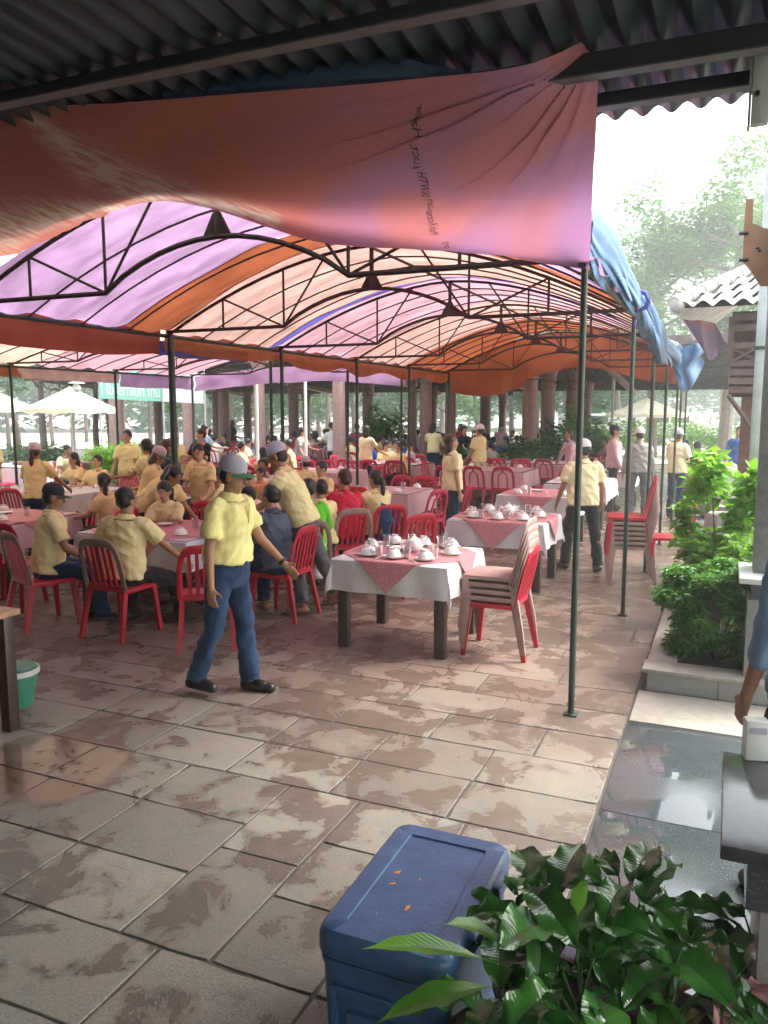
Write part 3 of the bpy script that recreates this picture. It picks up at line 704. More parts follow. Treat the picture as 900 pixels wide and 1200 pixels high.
# ================================================================== FURNITURE
def rr_seat(w, d, z, th, m, r=.05):
    b = MB(); b.box((0, 0, z - th / 2), (w, d, th), bev=.018)
    return b
def make_chair(label, faded=False, style='slat', group=None, base=None, allf=False):
    m = base or M_RED; fm = M_FADE if faded else m
    if allf: m = M_FADE
    t = thing('plastic_chair', label, 'chair', group=group)
    b = MB(); b.box((0, .005, .427), (.43, .42, .018), bev=.007); b.box((0, .211, .416), (.40, .016, .03), bev=.005); b.box((-.206, 0, .416), (.016, .38, .03), bev=.005); b.box((.206, 0, .416), (.016, .38, .03), bev=.005)
    b.build('seat', m, t)
    for sx in (-1, 1):
        for fy in (1, -1):
            top = Vector((sx * .192, fy * .185, .42)); bot = Vector((sx * .225, .225 if fy > 0 else -.275, 0))
            b = MB(); b.tube([top, top.lerp(bot, .5), bot], [.036, .031, .027], 4, flat=((0, 1, 0), .75)); b.build('leg', m, t)
    # backrest frame: a broad flat hoop
    pts = []
    for k in range(15):
        a = math.pi * k / 14; cx_ = math.cos(a); sz = math.sin(a)
        q = abs(cx_) ** .45 * (1 if cx_ > 0 else -1)
        z = .43 + .43 * (sz ** .55); pts.append((q * (.205 + .015 * sz), -.19 - .10 * (z - .43) / .43, z))
    b = MB(); b.tube(pts, [.026 + (.012 if 5 <= i <= 9 else 0) for i in range(15)], 8, flat=((0, 1, 0), 1)); 
    # flatten in the depth direction
    b.v = [(x, -.19 - .10 * (z - .43) / .43 + (y + .19 + .10 * (z - .43) / .43) * .42, z) for x, y, z in b.v]
    b.build('back_frame', fm, t)
    if style == 'slat':
        for k in range(5):
            x = (k - 2) * .062
            b = MB(); b.box((0, 0, 0), (.030, .012, .39), bev=0)
            o = b.build('back_slat', m, t); o.location = (x, -.237, .63); o.rotation_euler = (math.atan2(.10, .43), 0, 0)
        b = MB(); b.box((0, -.196, .455), (.38, .014, .04)); b.build('back_rail', m, t)
    else:
        b = MB(); pts = [(-.085, -.2, .44), (-.09, -.235, .62), (-.07, -.262, .74), (0, -.275, .79), (.07, -.262, .74), (.09, -.235, .62), (.085, -.2, .44)]
        b.tube(pts, .017, 6); b.v = [(x, -.19 - .10 * (z - .43) / .43 + (y + .19 + .10 * (z - .43) / .43) * .6, z) for x, y, z in b.v]
        b.build('inner_hoop', m, t)
        b = MB(); b.box((0, -.196, .455), (.38, .014, .04)); b.build('back_rail', m, t)
        b = MB(); b.box((0, -.285, .825), (.05, .012, .06)); b.build('hoop_link', m, t)
    return t
CH = {}
def place_chair(kind, x, y, heading, label, group, z=0.0, tilt=0.0):
    """heading: the way a sitter faces, degrees from +Y towards -X"""
    if kind not in CH:
        base = {'m': M_MAG, 'r': M_RED}[kind[0]]
        CH[kind] = make_chair(label, faded='f' in kind, style='hoop' if 'h' in kind else 'slat', base=base, group=group, allf='s' in kind)
        CH[kind].location = (x, y, z); CH[kind].rotation_euler = (tilt, 0, R(heading)); CH[kind + '_used'] = True
        return CH[kind]
    return copy_tree(CH[kind], (x, y, z), rot=(tilt, 0, R(heading)), label=label, group=group)

def drape_fn(w, d, cw, cd, z, rot=0.0, flare=.06, waves=.012, seed=0, rnd=False):
    """cloth point (u,v) in [0,1]^2 -> local xyz over a w x d table"""
    c, s_ = math.cos(rot), math.sin(rot)
    def f(u, v):
        a, b_ = (u - .5) * cw, (v - .5) * cd
        x, y = a * c - b_ * s_, a * s_ + b_ * c
        cx_, cy_ = max(-w / 2, min(w / 2, x)), max(-d / 2, min(d / 2, y))
        ox, oy = x - cx_, y - cy_; dist = math.hypot(ox, oy)
        if dist < 1e-6:
            return Vector((x, y, z + .002 * noise.noise(Vector((x * 6, y * 6, seed)))))
        nx_, ny_ = ox / dist, oy / dist
        along = (x if abs(oy) > abs(ox) else y)
        wv = waves * math.sin(along * 17 + seed) * min(1, dist * 5) + waves * .8 * noise.noise(Vector((x * 5, y * 5, seed)))
        corner = min(abs(ox), abs(oy)) / max(1e-6, max(abs(ox), abs(oy)))
        fl = .006 + flare * dist * (1 + 1.2 * corner) + wv
        zz = z - dist * (.985 - .12 * corner) + .002
        zz = max(.02, zz)
        return Vector((cx_ + nx_ * fl + (ox - nx_ * fl) * .0, cy_ + ny_ * fl, zz))
    return f
def make_table(name_label, x, y, w, d, rz=0, cloth='white', overlay=True, cloth_over=.28, legs=True, group=None, seed=0, phrase='', res=44):
    t = thing('dining_table', name_label, 'table', (x, y, 0), R(rz), group)
    if legs:
        for sx in (-1, 1):
            for sy in (-1, 1):
                b = MB(); b.box((sx * (w / 2 - .075), sy * (d / 2 - .075), .36), (.088, .088, .72), bev=.006); b.build('leg', M_DARKWOOD, t)
        for sy in (-1, 1):
            b = MB(); b.box((0, sy * (d / 2 - .075), .67), (w - .24, .025, .08)); b.build('apron', M_DARKWOOD, t)
    b = MB(); b.box((0, 0, .737), (w - .006, d - .006, .034)); b.build('table_top', M_DARKWOOD, t)
    mt = {'white': M_CLOTH, 'pink': M_CLOTHP}[cloth]
    b = MB(); b.grid(drape_fn(w, d, w + 2 * cloth_over, d + 2 * cloth_over, .758, 0, .07, .013, seed), res, res)
    o = b.build('tablecloth', mt); o.location = (x, y, 0); o.rotation_euler = (0, 0, R(rz)); o['label'] = ('white' if cloth == 'white' else 'pale pink') + ' tablecloth on ' + phrase; o['category'] = 'tablecloth'; o['group'] = 'tablecloths'
    if overlay:
        k = (max(w, d) + .42) / math.sqrt(2)
        k = max(w, d) * 1.06
        b = MB(); b.grid(drape_fn(w + .03, d + .03, k, k, .764, math.pi / 4, .11, .004, seed + 3), res, res)
        o = b.build('table_overlay', M_PINK); o.location = (x, y, 0); o.rotation_euler = (0, 0, R(rz)); o['label'] = 'pink patterned overlay set diagonally on ' + phrase; o['category'] = 'table overlay'; o['group'] = 'pink table overlays'
    return t
# ------------------------------------------------------------------ crockery
def mesh_bowl():
    return MB().lathe([(.024, .058), (.024, .068), (.032, .068), (.028, .056), (.050, .045), (.064, .020), (.067, .0), (.063, .0), (.060, .018), (.048, .040), (.0, .052)], seg=18, cap=False).mesh('bowl', M_WHITE)
def mesh_plate():
    return MB().lathe([(0, .004), (.055, .004), (.085, .014), (.088, .016), (.085, .011), (.055, 0), (0, 0)], seg=22, cap=False).mesh('plate', M_WHITE)
M_GLASS = D.materials.new('clear_tumbler'); M_GLASS.use_nodes = True
_b = M_GLASS.node_tree.nodes['Principled BSDF']; _b.inputs['Base Color'].default_value = (.95, .97, .97, 1); _b.inputs['Roughness'].default_value = .04
_b.inputs['Transmission Weight'].default_value = .85; _b.inputs['IOR'].default_value = 1.3
def mesh_glass():
    return MB().lathe([(0, .003), (.026, .003), (.030, .06), (.034, .095), (.036, .095), (.032, .06), (.028, 0), (0, 0)], seg=14, cap=False).mesh('tumbler', M_GLASS)
def mesh_cup():
    return MB().lathe([(.016, 0), (.026, .012), (.032, .045), (.034, .05), (.031, .05), (.024, .012), (0, .008)], seg=12, cap=False).mesh('teacup', M_WHITE)
def mesh_teapot():
    b = MB(); b.lathe([(.04, 0), (.065, .02), (.075, .06), (.06, .1), (.035, .115), (.03, .12), (.012, .13), (.014, .145), (.004, .15)], seg=16)
    b.tube([(.06, 0, .04), (.1, 0, .07), (.125, 0, .11)], [.016, .011, .008], 8); b.tube([(-.06, 0, .09), (-.1, 0, .1), (-.115, 0, .065), (-.1, 0, .03), (-.065, 0, .03)], .007, 6)
    return b.mesh('teapot', M_WHITE)
def mesh_chop():
    b = MB(); b.tube([(-.004, -.11, .004), (-.004, .11, .004)], [.0035, .002], 5); b.tube([(.006, -.11, .004), (.003, .11, .004)], [.0035, .002], 5); return b.mesh('chopsticks', mat('pale_bamboo', (.6, .5, .38), .6))
ME = dict(bowl=mesh_bowl(), plate=mesh_plate(), tumbler=mesh_glass(), teacup=mesh_cup(), teapot=mesh_teapot(), chopsticks=mesh_chop())
DESC = dict(bowl='upside-down white bowl', plate='small white plate', tumbler='clear glass tumbler', teacup='small white teacup', teapot='round white teapot', chopsticks='pair of pale chopsticks')
def put(kind, tx, ty, lx, ly, z, rz, phrase, where, trz=0, grp=None):
    c, s_ = math.cos(R(trz)), math.sin(R(trz))
    return obj(kind, ME[kind], None, (tx + lx * c - ly * s_, ty + lx * s_ + ly * c, z), (0, 0, rz), label=(DESC[kind] + ' ' + where + ' ' + phrase).strip(), category={'bowl': 'bowl', 'plate': 'plate', 'tumbler': 'glass', 'teacup': 'cup', 'teapot': 'teapot', 'chopsticks': 'chopsticks'}[kind], group=grp or (kind + 's set out on the dining tables' if kind != 'chopsticks' else 'chopsticks on the dining tables'))
TOPZ = .7705
def set_table(x, y, w, d, rz, phrase, level, seed):
    rg = random.Random(seed)
    if level == 2:
        slots = []
        for lx, nm in ((-.26, 'pole-side'), (.26, 'planter-side')):
            for ly, nm2 in ((-.33, 'front'), (.33, 'back')): slots.append((lx, ly, f'at {nm} {nm2} setting of'))
        for lx, ly, nm in ((-.36, .0, 'midway along pole-side edge of'), (.36, 0, 'midway along planter-side edge of'), (0, -.36, 'midway along front edge of'), (0, .36, 'midway along back edge of')): slots.append((lx, ly, nm))
        for lx, ly, nm in slots:
            lx = lx * w / 1.0 + rg.uniform(-.015, .015); ly = ly * d / 1.0 + rg.uniform(-.015, .015)
            put('plate', x, y, lx, ly, TOPZ, 0, phrase, nm, rz); put('bowl', x, y, lx, ly, TOPZ + .0165, 0, phrase, nm, rz)
            l = math.hypot(lx, ly); ax_, ay_ = -lx / l, -ly / l
            put('tumbler', x, y, lx + ax_ * .05 + ay_ * .095, ly + ay_ * .05 - ax_ * .095, TOPZ, 0, phrase, nm, rz)
            put('chopsticks', x, y, lx - ay_ * .115, ly + ax_ * .115, TOPZ, math.atan2(-ax_, ay_), phrase, nm, rz)
        put('teapot', x, y, .03, .02, TOPZ, .6, phrase, 'in the middle of', rz); put('plate', x, y, -.13, .08, TOPZ, 0, phrase, 'beside the teapot on', rz)
        for lx, ly, nm in ((.15, .12, 'past the teapot on'), (-.06, -.14, 'in front of the teapot on'), (.16, -.08, 'planter-side of the teapot on'), (-.16, -.06, 'pole-side of the teapot on')): put('teacup', x, y, lx, ly, TOPZ, 0, phrase, nm, rz)
    elif level == 1:
        for lx, nm in ((-.3, 'pole-side'), (.3, 'planter-side')):
            for ly, nm2 in ((-.3, 'front'), (.3, 'back')):
                put('bowl', x, y, lx * w + rg.uniform(-.03, .03), ly * d + rg.uniform(-.03, .03), TOPZ + .001, 0, phrase, f'at the {nm} {nm2} corner of', rz)
        for lx, ly, nm in ((-.12, -.3, 'along the front edge of'), (.2, .1, 'near the centre of')):
            put('tumbler', x, y, lx * w, ly * d, TOPZ, 0, phrase, nm, rz)
        put('plate', x, y, -.1 * w, .12 * d, TOPZ, 0, phrase, 'near the centre of', rz)
        put('teacup', x, y, .1 * w, -.3 * d, TOPZ, 0, phrase, 'along the front edge of', rz)
    else:
        cells = [(a, c) for a in range(3) for c in range(3)]; rg.shuffle(cells)
        for a, c in cells[:7]:
            kd = rg.choice(['bowl', 'bowl', 'tumbler', 'plate'])
            put(kd, x, y, ((a - 1) * .3 + rg.uniform(-.08, .08)) * w, ((c - 1) * .3 + rg.uniform(-.08, .08)) * d, TOPZ, 0, phrase, 'at the ' + ('pole-side ', 'middle ', 'planter-side ')[a] + ('front', 'centre', 'back')[c] + ' of', rz, grp=kd + 's on ' + phrase)

TABLES = [  # id, label, phrase, x, y, w, d, rz, cloth, overlay, over, level, res
    ('A', 'square dark-legged table set with bowls, in front of all the others', 'the front table', -2.45, 6.24, 1.0, .95, 0, 'white', True, .27, 2, 64),
    ('B', 'square set table behind the stack of five chairs', 'the table behind the five-chair stack', -2.3, 8.85, 1.08, .95, 0, 'white', True, .29, 2, 50),
    ('C', 'set table beside the man in pale yellow shirt and white cap', 'the table beside the white-capped man', -2.45, 11.6, 1.1, 1.1, 0, 'white', True, .3, 1, 40),
    ('D', 'white-clothed table beyond the white-capped man, before the leafy pots', 'the table before the leafy pots', -2.3, 14.0, 1.0, 1.4, 0, 'white', False, .3, 1, 30),
    ('E', 'set table beyond the ponytailed woman in yellow', 'the table beyond the ponytailed woman', -4.75, 11.15, 1.1, 1.1, 0, 'pink', False, .33, 1, 40),
    ('F', 'crowded table with pink overlay around the thick tent post', 'the crowded table at the thick post', -5.25, 6.55, 1.35, 1.15, 0, 'white', True, .3, 1, 50),
    ('G', 'table crowded with dishes beside the dark-capped man', 'the dish-covered table by the dark-capped man', -7.6, 6.6, 1.2, 1.1, 0, 'pink', True, .3, 1, 40),
    ('H', 'white table before the pink-capped woman', 'the table before the pink-capped woman', -9.4, 9.2, 1.6, 1.2, 0, 'white', False, .3, 1, 30),
    ('I', 'table where the green and red jackets sit', 'the table of the red jacket', -5.1, 8.95, 1.2, 1.2, 0, 'pink', False, .3, 1, 40),
    ('J', 'long pink table behind the standing woman in polo shirt', 'the pink table by the standing woman', -4.5, 16.0, 1.7, 1.3, 0, 'pink', False, .35, 1, 30),
    ('K', 'pink table reached by the woman with the blue scarf', 'the pink table of the blue-scarfed woman', -4.2, 18.6, 1.9, 1.2, 0, 'pink', False, .35, 0, 24),
    ('L', 'long pale pink table behind the child in a hat', 'the long pale pink table', -7.9, 14.2, 2.3, 1.2, 0, 'pink', False, .35, 1, 34),
    ('M', 'pale pink table in the middle of the red chairs', 'the table amid the red chairs', -7.2, 17.0, 1.8, 1.2, 0, 'pink', False, .35, 0, 24),
    ('N', 'white table between the pinkish columns', 'the white table between the pinkish columns', -14.0, 20.5, 2.6, 1.0, 10, 'white', False, .5, 0, 24),
    ('O', 'white table past the pinkish column under the pavilion', 'the white table past the pinkish column', -11.3, 22.0, 2.4, 1.0, 5, 'white', False, .5, 0, 24),
    ('P', 'white table at the deep end of the pavilion', 'the white table deep in the pavilion', -16.0, 24.5, 2.6, 1.0, 10, 'white', False, .5, 0, 20),
    ('Q', 'white table by the wall of greenery in the pavilion', 'the white table by the greenery', -9.6, 24.0, 2.2, 1.0, 0, 'white', False, .5, 0, 20),
    ('S', 'white table beneath the white banner', 'the white table beneath the banner', -14.6, 17.2, 2.0, 1.1, 0, 'white', False, .5, 0, 24),
    ('U', 'white table by the cream parasol', 'the table by the cream parasol', -14.2, 13.0, 1.8, 1.2, 0, 'white', False, .5, 0, 24),
    ('V', 'small white-clothed table by the man in grey shirt', 'the table by the grey-shirted man', -2.15, 16.6, 1.0, 1.0, 0, 'white', False, .3, 0, 24),
    ('W', 'table hung with grey cloth beyond the yellow-shirted man', 'the grey table beyond the tent poles', .2, 19.8, 2.2, 1.0, 0, 'white', False, .4, 0, 24),
]
TB = {}
for i, (k, lb, ph, x, y, w, d, rz, cl, ov, over, lev, res) in enumerate(TABLES):
    TB[k] = (x, y, w, d, ph)
    make_table(lb, x, y, w, d, rz, cl, ov, over, True, 'dining tables', i * 7, ph, res)
    set_table(x, y, w, d, rz, ph, lev, i)
# ------------------------------------------------------------------ chairs
G1 = 'red plastic chairs around the tables'
# stack of five beside the front table: bottom one red, the others bleached
names5 = ['bottom red chair', 'second chair from below', 'middle bleached chair', 'second chair from the top', 'topmost bleached chair']
for k in range(5):
    place_chair('rfs' if k else 'r', -1.66 - .007 * k, 6.22, 90, names5[k] + ' of the five-chair stack by the front table', 'stack of five chairs', z=.056 * k)
names7 = ['bottom', 'second-lowest', 'third from below', 'middle', 'third from the top', 'second from the top', 'topmost']
for k in range(7):
    place_chair('rfs' if k < 6 else 'r', -.98 - .006 * k, 9.42, 100, names7[k] + ' chair of the tall stack near the planter', 'tall stack of seven chairs', z=.056 * k)
place_chair('r', -.62, 10.25, 100, 'single red chair standing just behind the tall stack', G1)
place_chair('rf', -4.86, 5.42, 0, 'bleached slat-back chair under the man with his back turned', G1)
place_chair('rf', -5.72, 5.36, -20, 'bleached red chair under the man in dark cap', G1)
place_chair('r', -6.55, 5.75, 20, 'red slat-back chair behind the dark-capped man', G1)
place_chair('r', -3.98, 5.45, 35, 'red chair half hidden behind the walking man', G1)
place_chair('r', -3.86, 6.5, 88, 'red chair under the man in grey denim shirt', G1)
place_chair('rf', -3.90, 7.10, 30, 'bleached chair under the green and white jacket', G1)
place_chair('r', -3.15, 7.9, 60, 'empty red chair between the green jacket and the front table', G1)
place_chair('rf', -3.94, 8.07, 45, 'bleached-top chair under the red jacket', G1)
place_chair('r', -3.72, 8.52, 50, 'red chair with denim jacket under the ponytailed woman', G1)
place_chair('r', -8.5, 6.0, 200, 'red chair pulled out behind the dish-covered table', G1)
place_chair('r', -7.35, 7.6, 175, 'red chair behind the dish-covered table by the cap', G1)
place_chair('r', -6.35, 6.9, 90, 'red chair between the two crowded tables', G1)
place_chair('r', -6.6, 7.4, 120, 'red chair under the girl with dark hair', G1)
place_chair('r', -5.65, 7.55, 185, 'red chair behind the crowded table by the post', G1)
place_chair('mh', -3.86, 10.35, 70, 'magenta hoop-back chair by the table beyond the ponytailed woman', G1)
place_chair('mh', -3.72, 11.15, 95, 'second magenta chair at the table beyond the ponytailed woman', G1)
SIDES = {'f': ('front side', 0, -1, 0), 'b': ('back side', 0, 1, 180), 'l': ('pole-side end', -1, 0, -90), 'r': ('planter-side end', 1, 0, 90)}
def chairs_at(k, spec, kind='mh'):
    x, y, w, d, ph = TB[k]
    for sd, n in spec:
        nm, dx, dy, hd = SIDES[sd]
        for i in range(n):
            off = (i - (n - 1) / 2) * .56
            cx_ = x + dx * (w / 2 + .28) + (off if dy else 0); cy_ = y + dy * (d / 2 + .28) + (off if dx else 0)
            ordn = ['first', 'second', 'third', 'fourth'][i] + ' ' if n > 1 else ''
            place_chair(kind, cx_ + random.uniform(-.05, .05), cy_ + random.uniform(-.05, .05), hd + random.uniform(-12, 12), f'{ordn}magenta chair on the {nm} of {ph}', G1)
chairs_at('E', [('b', 2), ('l', 1)]); chairs_at('J', [('f', 3), ('b', 2), ('r', 1), ('l', 1)]); chairs_at('K', [('f', 3), ('r', 2), ('l', 1)])
chairs_at('L', [('f', 3), ('r', 1), ('b', 3)]); chairs_at('M', [('f', 3), ('b', 2), ('r', 1), ('l', 1)]); chairs_at('N', [('f', 4), ('b', 3)])
chairs_at('O', [('f', 3), ('b', 3)]); chairs_at('P', [('f', 4)]); chairs_at('Q', [('f', 3), ('r', 1)]); chairs_at('S', [('f', 3), ('b', 3), ('r', 1)])
chairs_at('U', [('f', 2), ('r', 1)]); chairs_at('H', [('f', 2), ('b', 2)], 'r'); chairs_at('I', [('l', 1), ('b', 2)], 'r')
# ================================================================== PEOPLE
SKIN = mat('tan_skin', (.36, .19, .115), .5, var=.08, scale=14, spec=.35)
SKIN2 = mat('light_tan_skin', (.46, .27, .18), .5, var=.08, scale=14, spec=.35)
HAIR = mat('black_hair', (.012, .010, .010), .42, bump=.4, bscale=160)
HAIRB = mat('dark_brown_hair', (.05, .022, .016), .42, bump=.4, bscale=160)
def fabric(n, c, var=.06): return mat(n, c, .85, var=var, scale=5, bump=.25, bscale=45, spec=.2, sheen=.1)
F = dict(lemon=fabric('lemon_polo', (.78, .71, .30)), yellow=fabric('yellow_polo', (.74, .67, .34)), pale=fabric('pale_yellow_polo', (.80, .74, .45)), orange=fabric('warm_yellow_polo', (.74, .59, .29)),
         peach=fabric('peach_orange_shirt', (.66, .28, .13)), jeans=fabric('blue_denim', (.018, .042, .095), .3), black=fabric('black_cotton', (.014, .014, .018)), navy=fabric('navy_cotton', (.02, .03, .07)), grey=fabric('grey_trousers', (.10, .105, .12)),
         denimshirt=fabric('grey_denim_shirt', (.075, .095, .13), .3), green=fabric('bright_green_jacket', (.12, .55, .03)), white=fabric('white_cotton', (.72, .72, .70)), red=fabric('crimson_jacket', (.55, .015, .06)), pinkw=fabric('pink_striped_blouse', (.62, .42, .46)),
         blue=fabric('royal_blue_shirt', (.02, .10, .38)), teal=fabric('dark_green_shirt', (.02, .16, .10)), greyshirt=fabric('light_grey_shirt', (.27, .27, .25)), purple=fabric('purple_dress', (.20, .04, .22)), skyshirt=fabric('light_blue_shirt', (.22, .33, .48)), maroon=fabric('maroon_shirt', (.22, .04, .07)), beige=fabric('beige_shirt', (.5, .4, .28)))
CAPW = fabric('pale_grey_cap_cloth', (.40, .40, .46)); CAPG = fabric('green_cap_brim', (.012, .17, .05)); CAPP = fabric('lilac_cap_cloth', (.50, .40, .46)); CAPD = fabric('dark_cap_cloth', (.03, .03, .04)); CAPWH = fabric('white_cap_cloth', (.74, .74, .74))
SOLE = mat('black_shoe', (.015, .013, .012), .4); SANDAL = mat('brown_sandal', (.06, .03, .025), .5)
EYEW = mat('eye_white', (.6, .58, .55), .2); LIP = mat('lips', (.30, .10, .08), .5); FRAME = mat('spectacle_frame', (.05, .04, .04), .3)
def fuse(mb, name, m, vox, smooth=5, crease=0.0, seed=0):
    me = D.meshes.new(name); me.from_pydata(mb.v, [], mb.f)
    o = D.objects.new('tmp', me); COL.objects.link(o)
    r = o.modifiers.new('r', 'REMESH'); r.mode = 'VOXEL'; r.voxel_size = vox; r.use_smooth_shade = True
    s = o.modifiers.new('s', 'SMOOTH'); s.factor = .5; s.iterations = smooth
    dg = bpy.context.evaluated_depsgraph_get(); out = D.meshes.new_from_object(o.evaluated_get(dg))
    D.objects.remove(o); D.meshes.remove(me); out.name = name
    if crease:
        n = len(out.vertices); co = [0.0] * 3 * n; no = [0.0] * 3 * n
        out.vertices.foreach_get('co', co); out.vertex_normals.foreach_get('vector', no)
        for i in range(n):
            p = Vector(co[3 * i:3 * i + 3])
            q = Vector((p.x * 7 + seed, p.y * 7, p.z * 9 + p.x * 5)); a = noise.noise(q); b_ = noise.noise(q * 2.3)
            k = crease * ((1 - abs(a) * 3.2) * .8 + b_ * .7)
            for j in range(3): co[3 * i + j] += no[3 * i + j] * k
        out.vertices.foreach_set('co', co)
    out.materials.clear(); out.materials.append(m)
    return out
def person(label, cat, x, y, heading, H=1.65, sit=None, lean=0, side=0, legL=(2, 4), legR=(-2, 4), armL=(8, 10, 12), armR=(8, 10, 12), head=(0, 0), shirt='yellow', pants='jeans', hair='short', cap=None, shoes=SOLE,
           lod=.016, hem=-.055, skin=SKIN, group=None, sleeve='short', face=True, belly=1.0, extra=None, glasses=False, zoff=0.0, woman=False, hands=True, sw=1.0, skirt=False):
    """leg = (forward swing, knee flex[, outward]); arm = (forward, outward, elbow flex[, inward turn]); heading: facing, degrees from +Y towards -X"""
    s = H / 1.70; rs = s
    hp = Vector((0, 0, .90 * s)) if sit is None else Vector((0, -.04, sit + .10))
    la, lb_ = R(lean), R(side)
    u = Vector((math.sin(lb_), math.sin(la) * math.cos(lb_), math.cos(la) * math.cos(lb_))).normalized()
    vv = Vector((0, math.cos(la), -math.sin(la))); vv = (vv - u * vv.dot(u)).normalized(); rt = vv.cross(u).normalized()
    if rt.x < 0: rt = -rt
    W = (.92 if woman else 1.0) * sw
    neck = hp + u * .50 * s
    hu = (u * .35 + Vector((0, math.sin(R(head[1])) , .75))).normalized(); hc = neck + hu * .138 * s
    hr = Matrix.Rotation(R(head[0]), 3, 'Z')
    fwd = hr @ Vector((0, 1, 0)); fwd = (fwd - Vector((0, 0, 1)) * math.sin(R(head[1]) + la * .35)).normalized()
    hx = fwd.cross(Vector((0, 0, 1))).normalized(); hz = hx.cross(fwd).normalized()
    HM = Matrix((hx, fwd, hz)).transposed()
    # joints
    J = {}
    for sd, leg, arm in ((-1, legL, armL), (1, legR, armR)):
        hip = hp + rt * sd * .088 * s * W; ta, kf = R(leg[0]), R(leg[1]); ab = R(leg[2]) if len(leg) > 2 else R(3)
        kd = Vector((sd * math.sin(ab), math.sin(ta) * math.cos(ab), -math.cos(ta) * math.cos(ab))); knee = hip + kd * .42 * s
        sd2 = ta - kf; fd = Vector((sd * math.sin(ab) * .4, math.sin(sd2), -math.cos(sd2))).normalized(); ank = knee + fd * .405 * s
        sh = hp + u * .44 * s + rt * sd * .165 * s * W
        af, ao, ef = R(arm[0]), R(arm[1]), R(arm[2]); ei = R(arm[3]) if len(arm) > 3 else 0
        ad = Vector((sd * math.sin(ao), math.sin(af) * math.cos(ao), -math.cos(af) * math.cos(ao))).normalized(); elb = sh + ad * .285 * s
        a2 = af + ef; fd2 = Vector((sd * math.sin(ao) * .6 - sd * math.sin(ei), math.sin(a2) * math.cos(ei), -math.cos(a2) * math.cos(ei))).normalized(); wr = elb + fd2 * .245 * s
        J[sd] = dict(hip=hip, knee=knee, ank=ank, sh=sh, elb=elb, wr=wr, hd=fd2, toe=sd2)
    lift = 0
    if sit is None: lift = .075 * s - min(J[1]['ank'].z, J[-1]['ank'].z)
    t = thing('person', label, cat, (x, y, lift + zoff), R(heading), group)
    fine = lod <= .0125
    def tor(k, grow=0.0, lo=-.09, hi=.60):
        prof = [(-.09, .13, .095), (-.02, .155, .112), (.06, .150, .112), (.15, .130 if woman else .140, .100 * belly), (.25, .138 if woman else .15, .108 * belly), (.35, .158, .118 if not woman else .125), (.42, .165, .105), (.46, .135, .082), (.49, .075, .062), (.53, .052, .054), (.60, .048, .052)]
        rings = []
        for h_, a, b_ in prof:
            if grow == 0: b_ /= max(1, belly)
            if h_ < lo or h_ > hi: continue
            rings.append((hp + u * h_ * s + vv * (.01 * s), rt * (a * W + grow) * s, vv * (b_ + grow) * s))
        k.loft(rings, 20)
    # ---- body, one continuous surface
    b = MB(); tor(b)
    b.caps(neck - u * .02 * s, neck + hu * .07 * s, .052 * s, .05 * s)
    b.ell(hc + hz * .022 * s - fwd * .008 * s, (.073 * s, .088 * s, .092 * s), HM, 20, 14)
    b.ell(hc - hz * .045 * s + fwd * .026 * s, (.052 * s, .058 * s, .062 * s), HM, 16, 10)
    b.ell(hc - hz * .088 * s + fwd * .062 * s, (.024 * s, .02 * s, .018 * s), HM, 10, 8)
    if face:
        b.caps(hc + fwd * .084 * s + hz * .012 * s, hc + fwd * .104 * s - hz * .022 * s, .008 * s, .0135 * s, 8)
        b.ell(hc + fwd * .094 * s - hz * .026 * s, (.018 * s, .01 * s, .009 * s), HM, 8, 6)
        b.ell(hc + fwd * .078 * s + hz * .03 * s, (.045 * s, .012 * s, .010 * s), HM, 10, 6)
        b.ell(hc + fwd * .078 * s - hz * .055 * s, (.024 * s, .012 * s, .011 * s), HM, 10, 6)
        for e in (-1, 1): b.ell(hc + hx * e * .076 * s - hz * .01 * s, (.010 * s, .02 * s, .032 * s), HM, 8, 6)
    for sd in (-1, 1):
        j = J[sd]
        b.caps(j['sh'] - rt * sd * .02 * s, j['elb'], .047 * s, .036 * s); b.caps(j['elb'], j['wr'], .036 * s, .0245 * s)
        b.caps(j['hip'], j['knee'], .078 * s, .052 * s); b.caps(j['knee'], j['ank'], .052 * s, .034 * s); 
        b.ell(j['knee'].lerp(j['ank'], .3) - Vector((0, .012, 0)), (.048 * s, .05 * s, .1 * s), None, 10, 8)
        # hand: palm, four fingers of different length, thumb at the side of the palm
        hd = j['hd']; side_v = Vector((-sd, 0, 0)); side_v = (side_v - hd * side_v.dot(hd)); side_v = side_v.normalized() if side_v.length > .1 else Vector((0, 1, 0))
        wv = hd.cross(side_v).normalized()                       # across the palm
        if wv.y < 0: wv = -wv
        pc = j['wr'] + hd * .045 * s
        HMx = Matrix((wv, side_v, hd)).transposed()
        b.ell(pc, (.038 * s, .015 * s, .05 * s), HMx, 12, 8); b.caps(j['wr'] - hd * .02 * s, j['wr'] + hd * .03 * s, .024 * s, .024 * s, 10)
        fr = .0085 * s if fine else .011 * s
        for q, ln in ((-1.5, .058), (-.5, .07), (.5, .075), (1.5, .066)):
            base = pc + hd * .036 * s + wv * q * .0195 * s; k1 = (hd + side_v * .25).normalized(); k2 = (hd + side_v * .9).normalized()
            m1 = base + k1 * ln * .5 * s; b.caps(base - hd * .01, m1, fr, fr * .93, 8); b.caps(m1, m1 + k2 * ln * .5 * s, fr * .93, fr * .8, 8)
        tb = pc - hd * .012 * s + wv * .034 * s; t1 = tb + (wv * .7 + hd * .6 + side_v * .35).normalized() * .034 * s
        b.caps(pc - hd * .02 * s + wv * .015 * s, tb, fr * 1.4, fr * 1.25, 8); b.caps(tb, t1, fr * 1.15, fr * 1.05, 8); b.caps(t1, t1 + (hd + side_v * .5 + wv * .15).normalized() * .028 * s, fr * 1.05, fr * .85, 8)
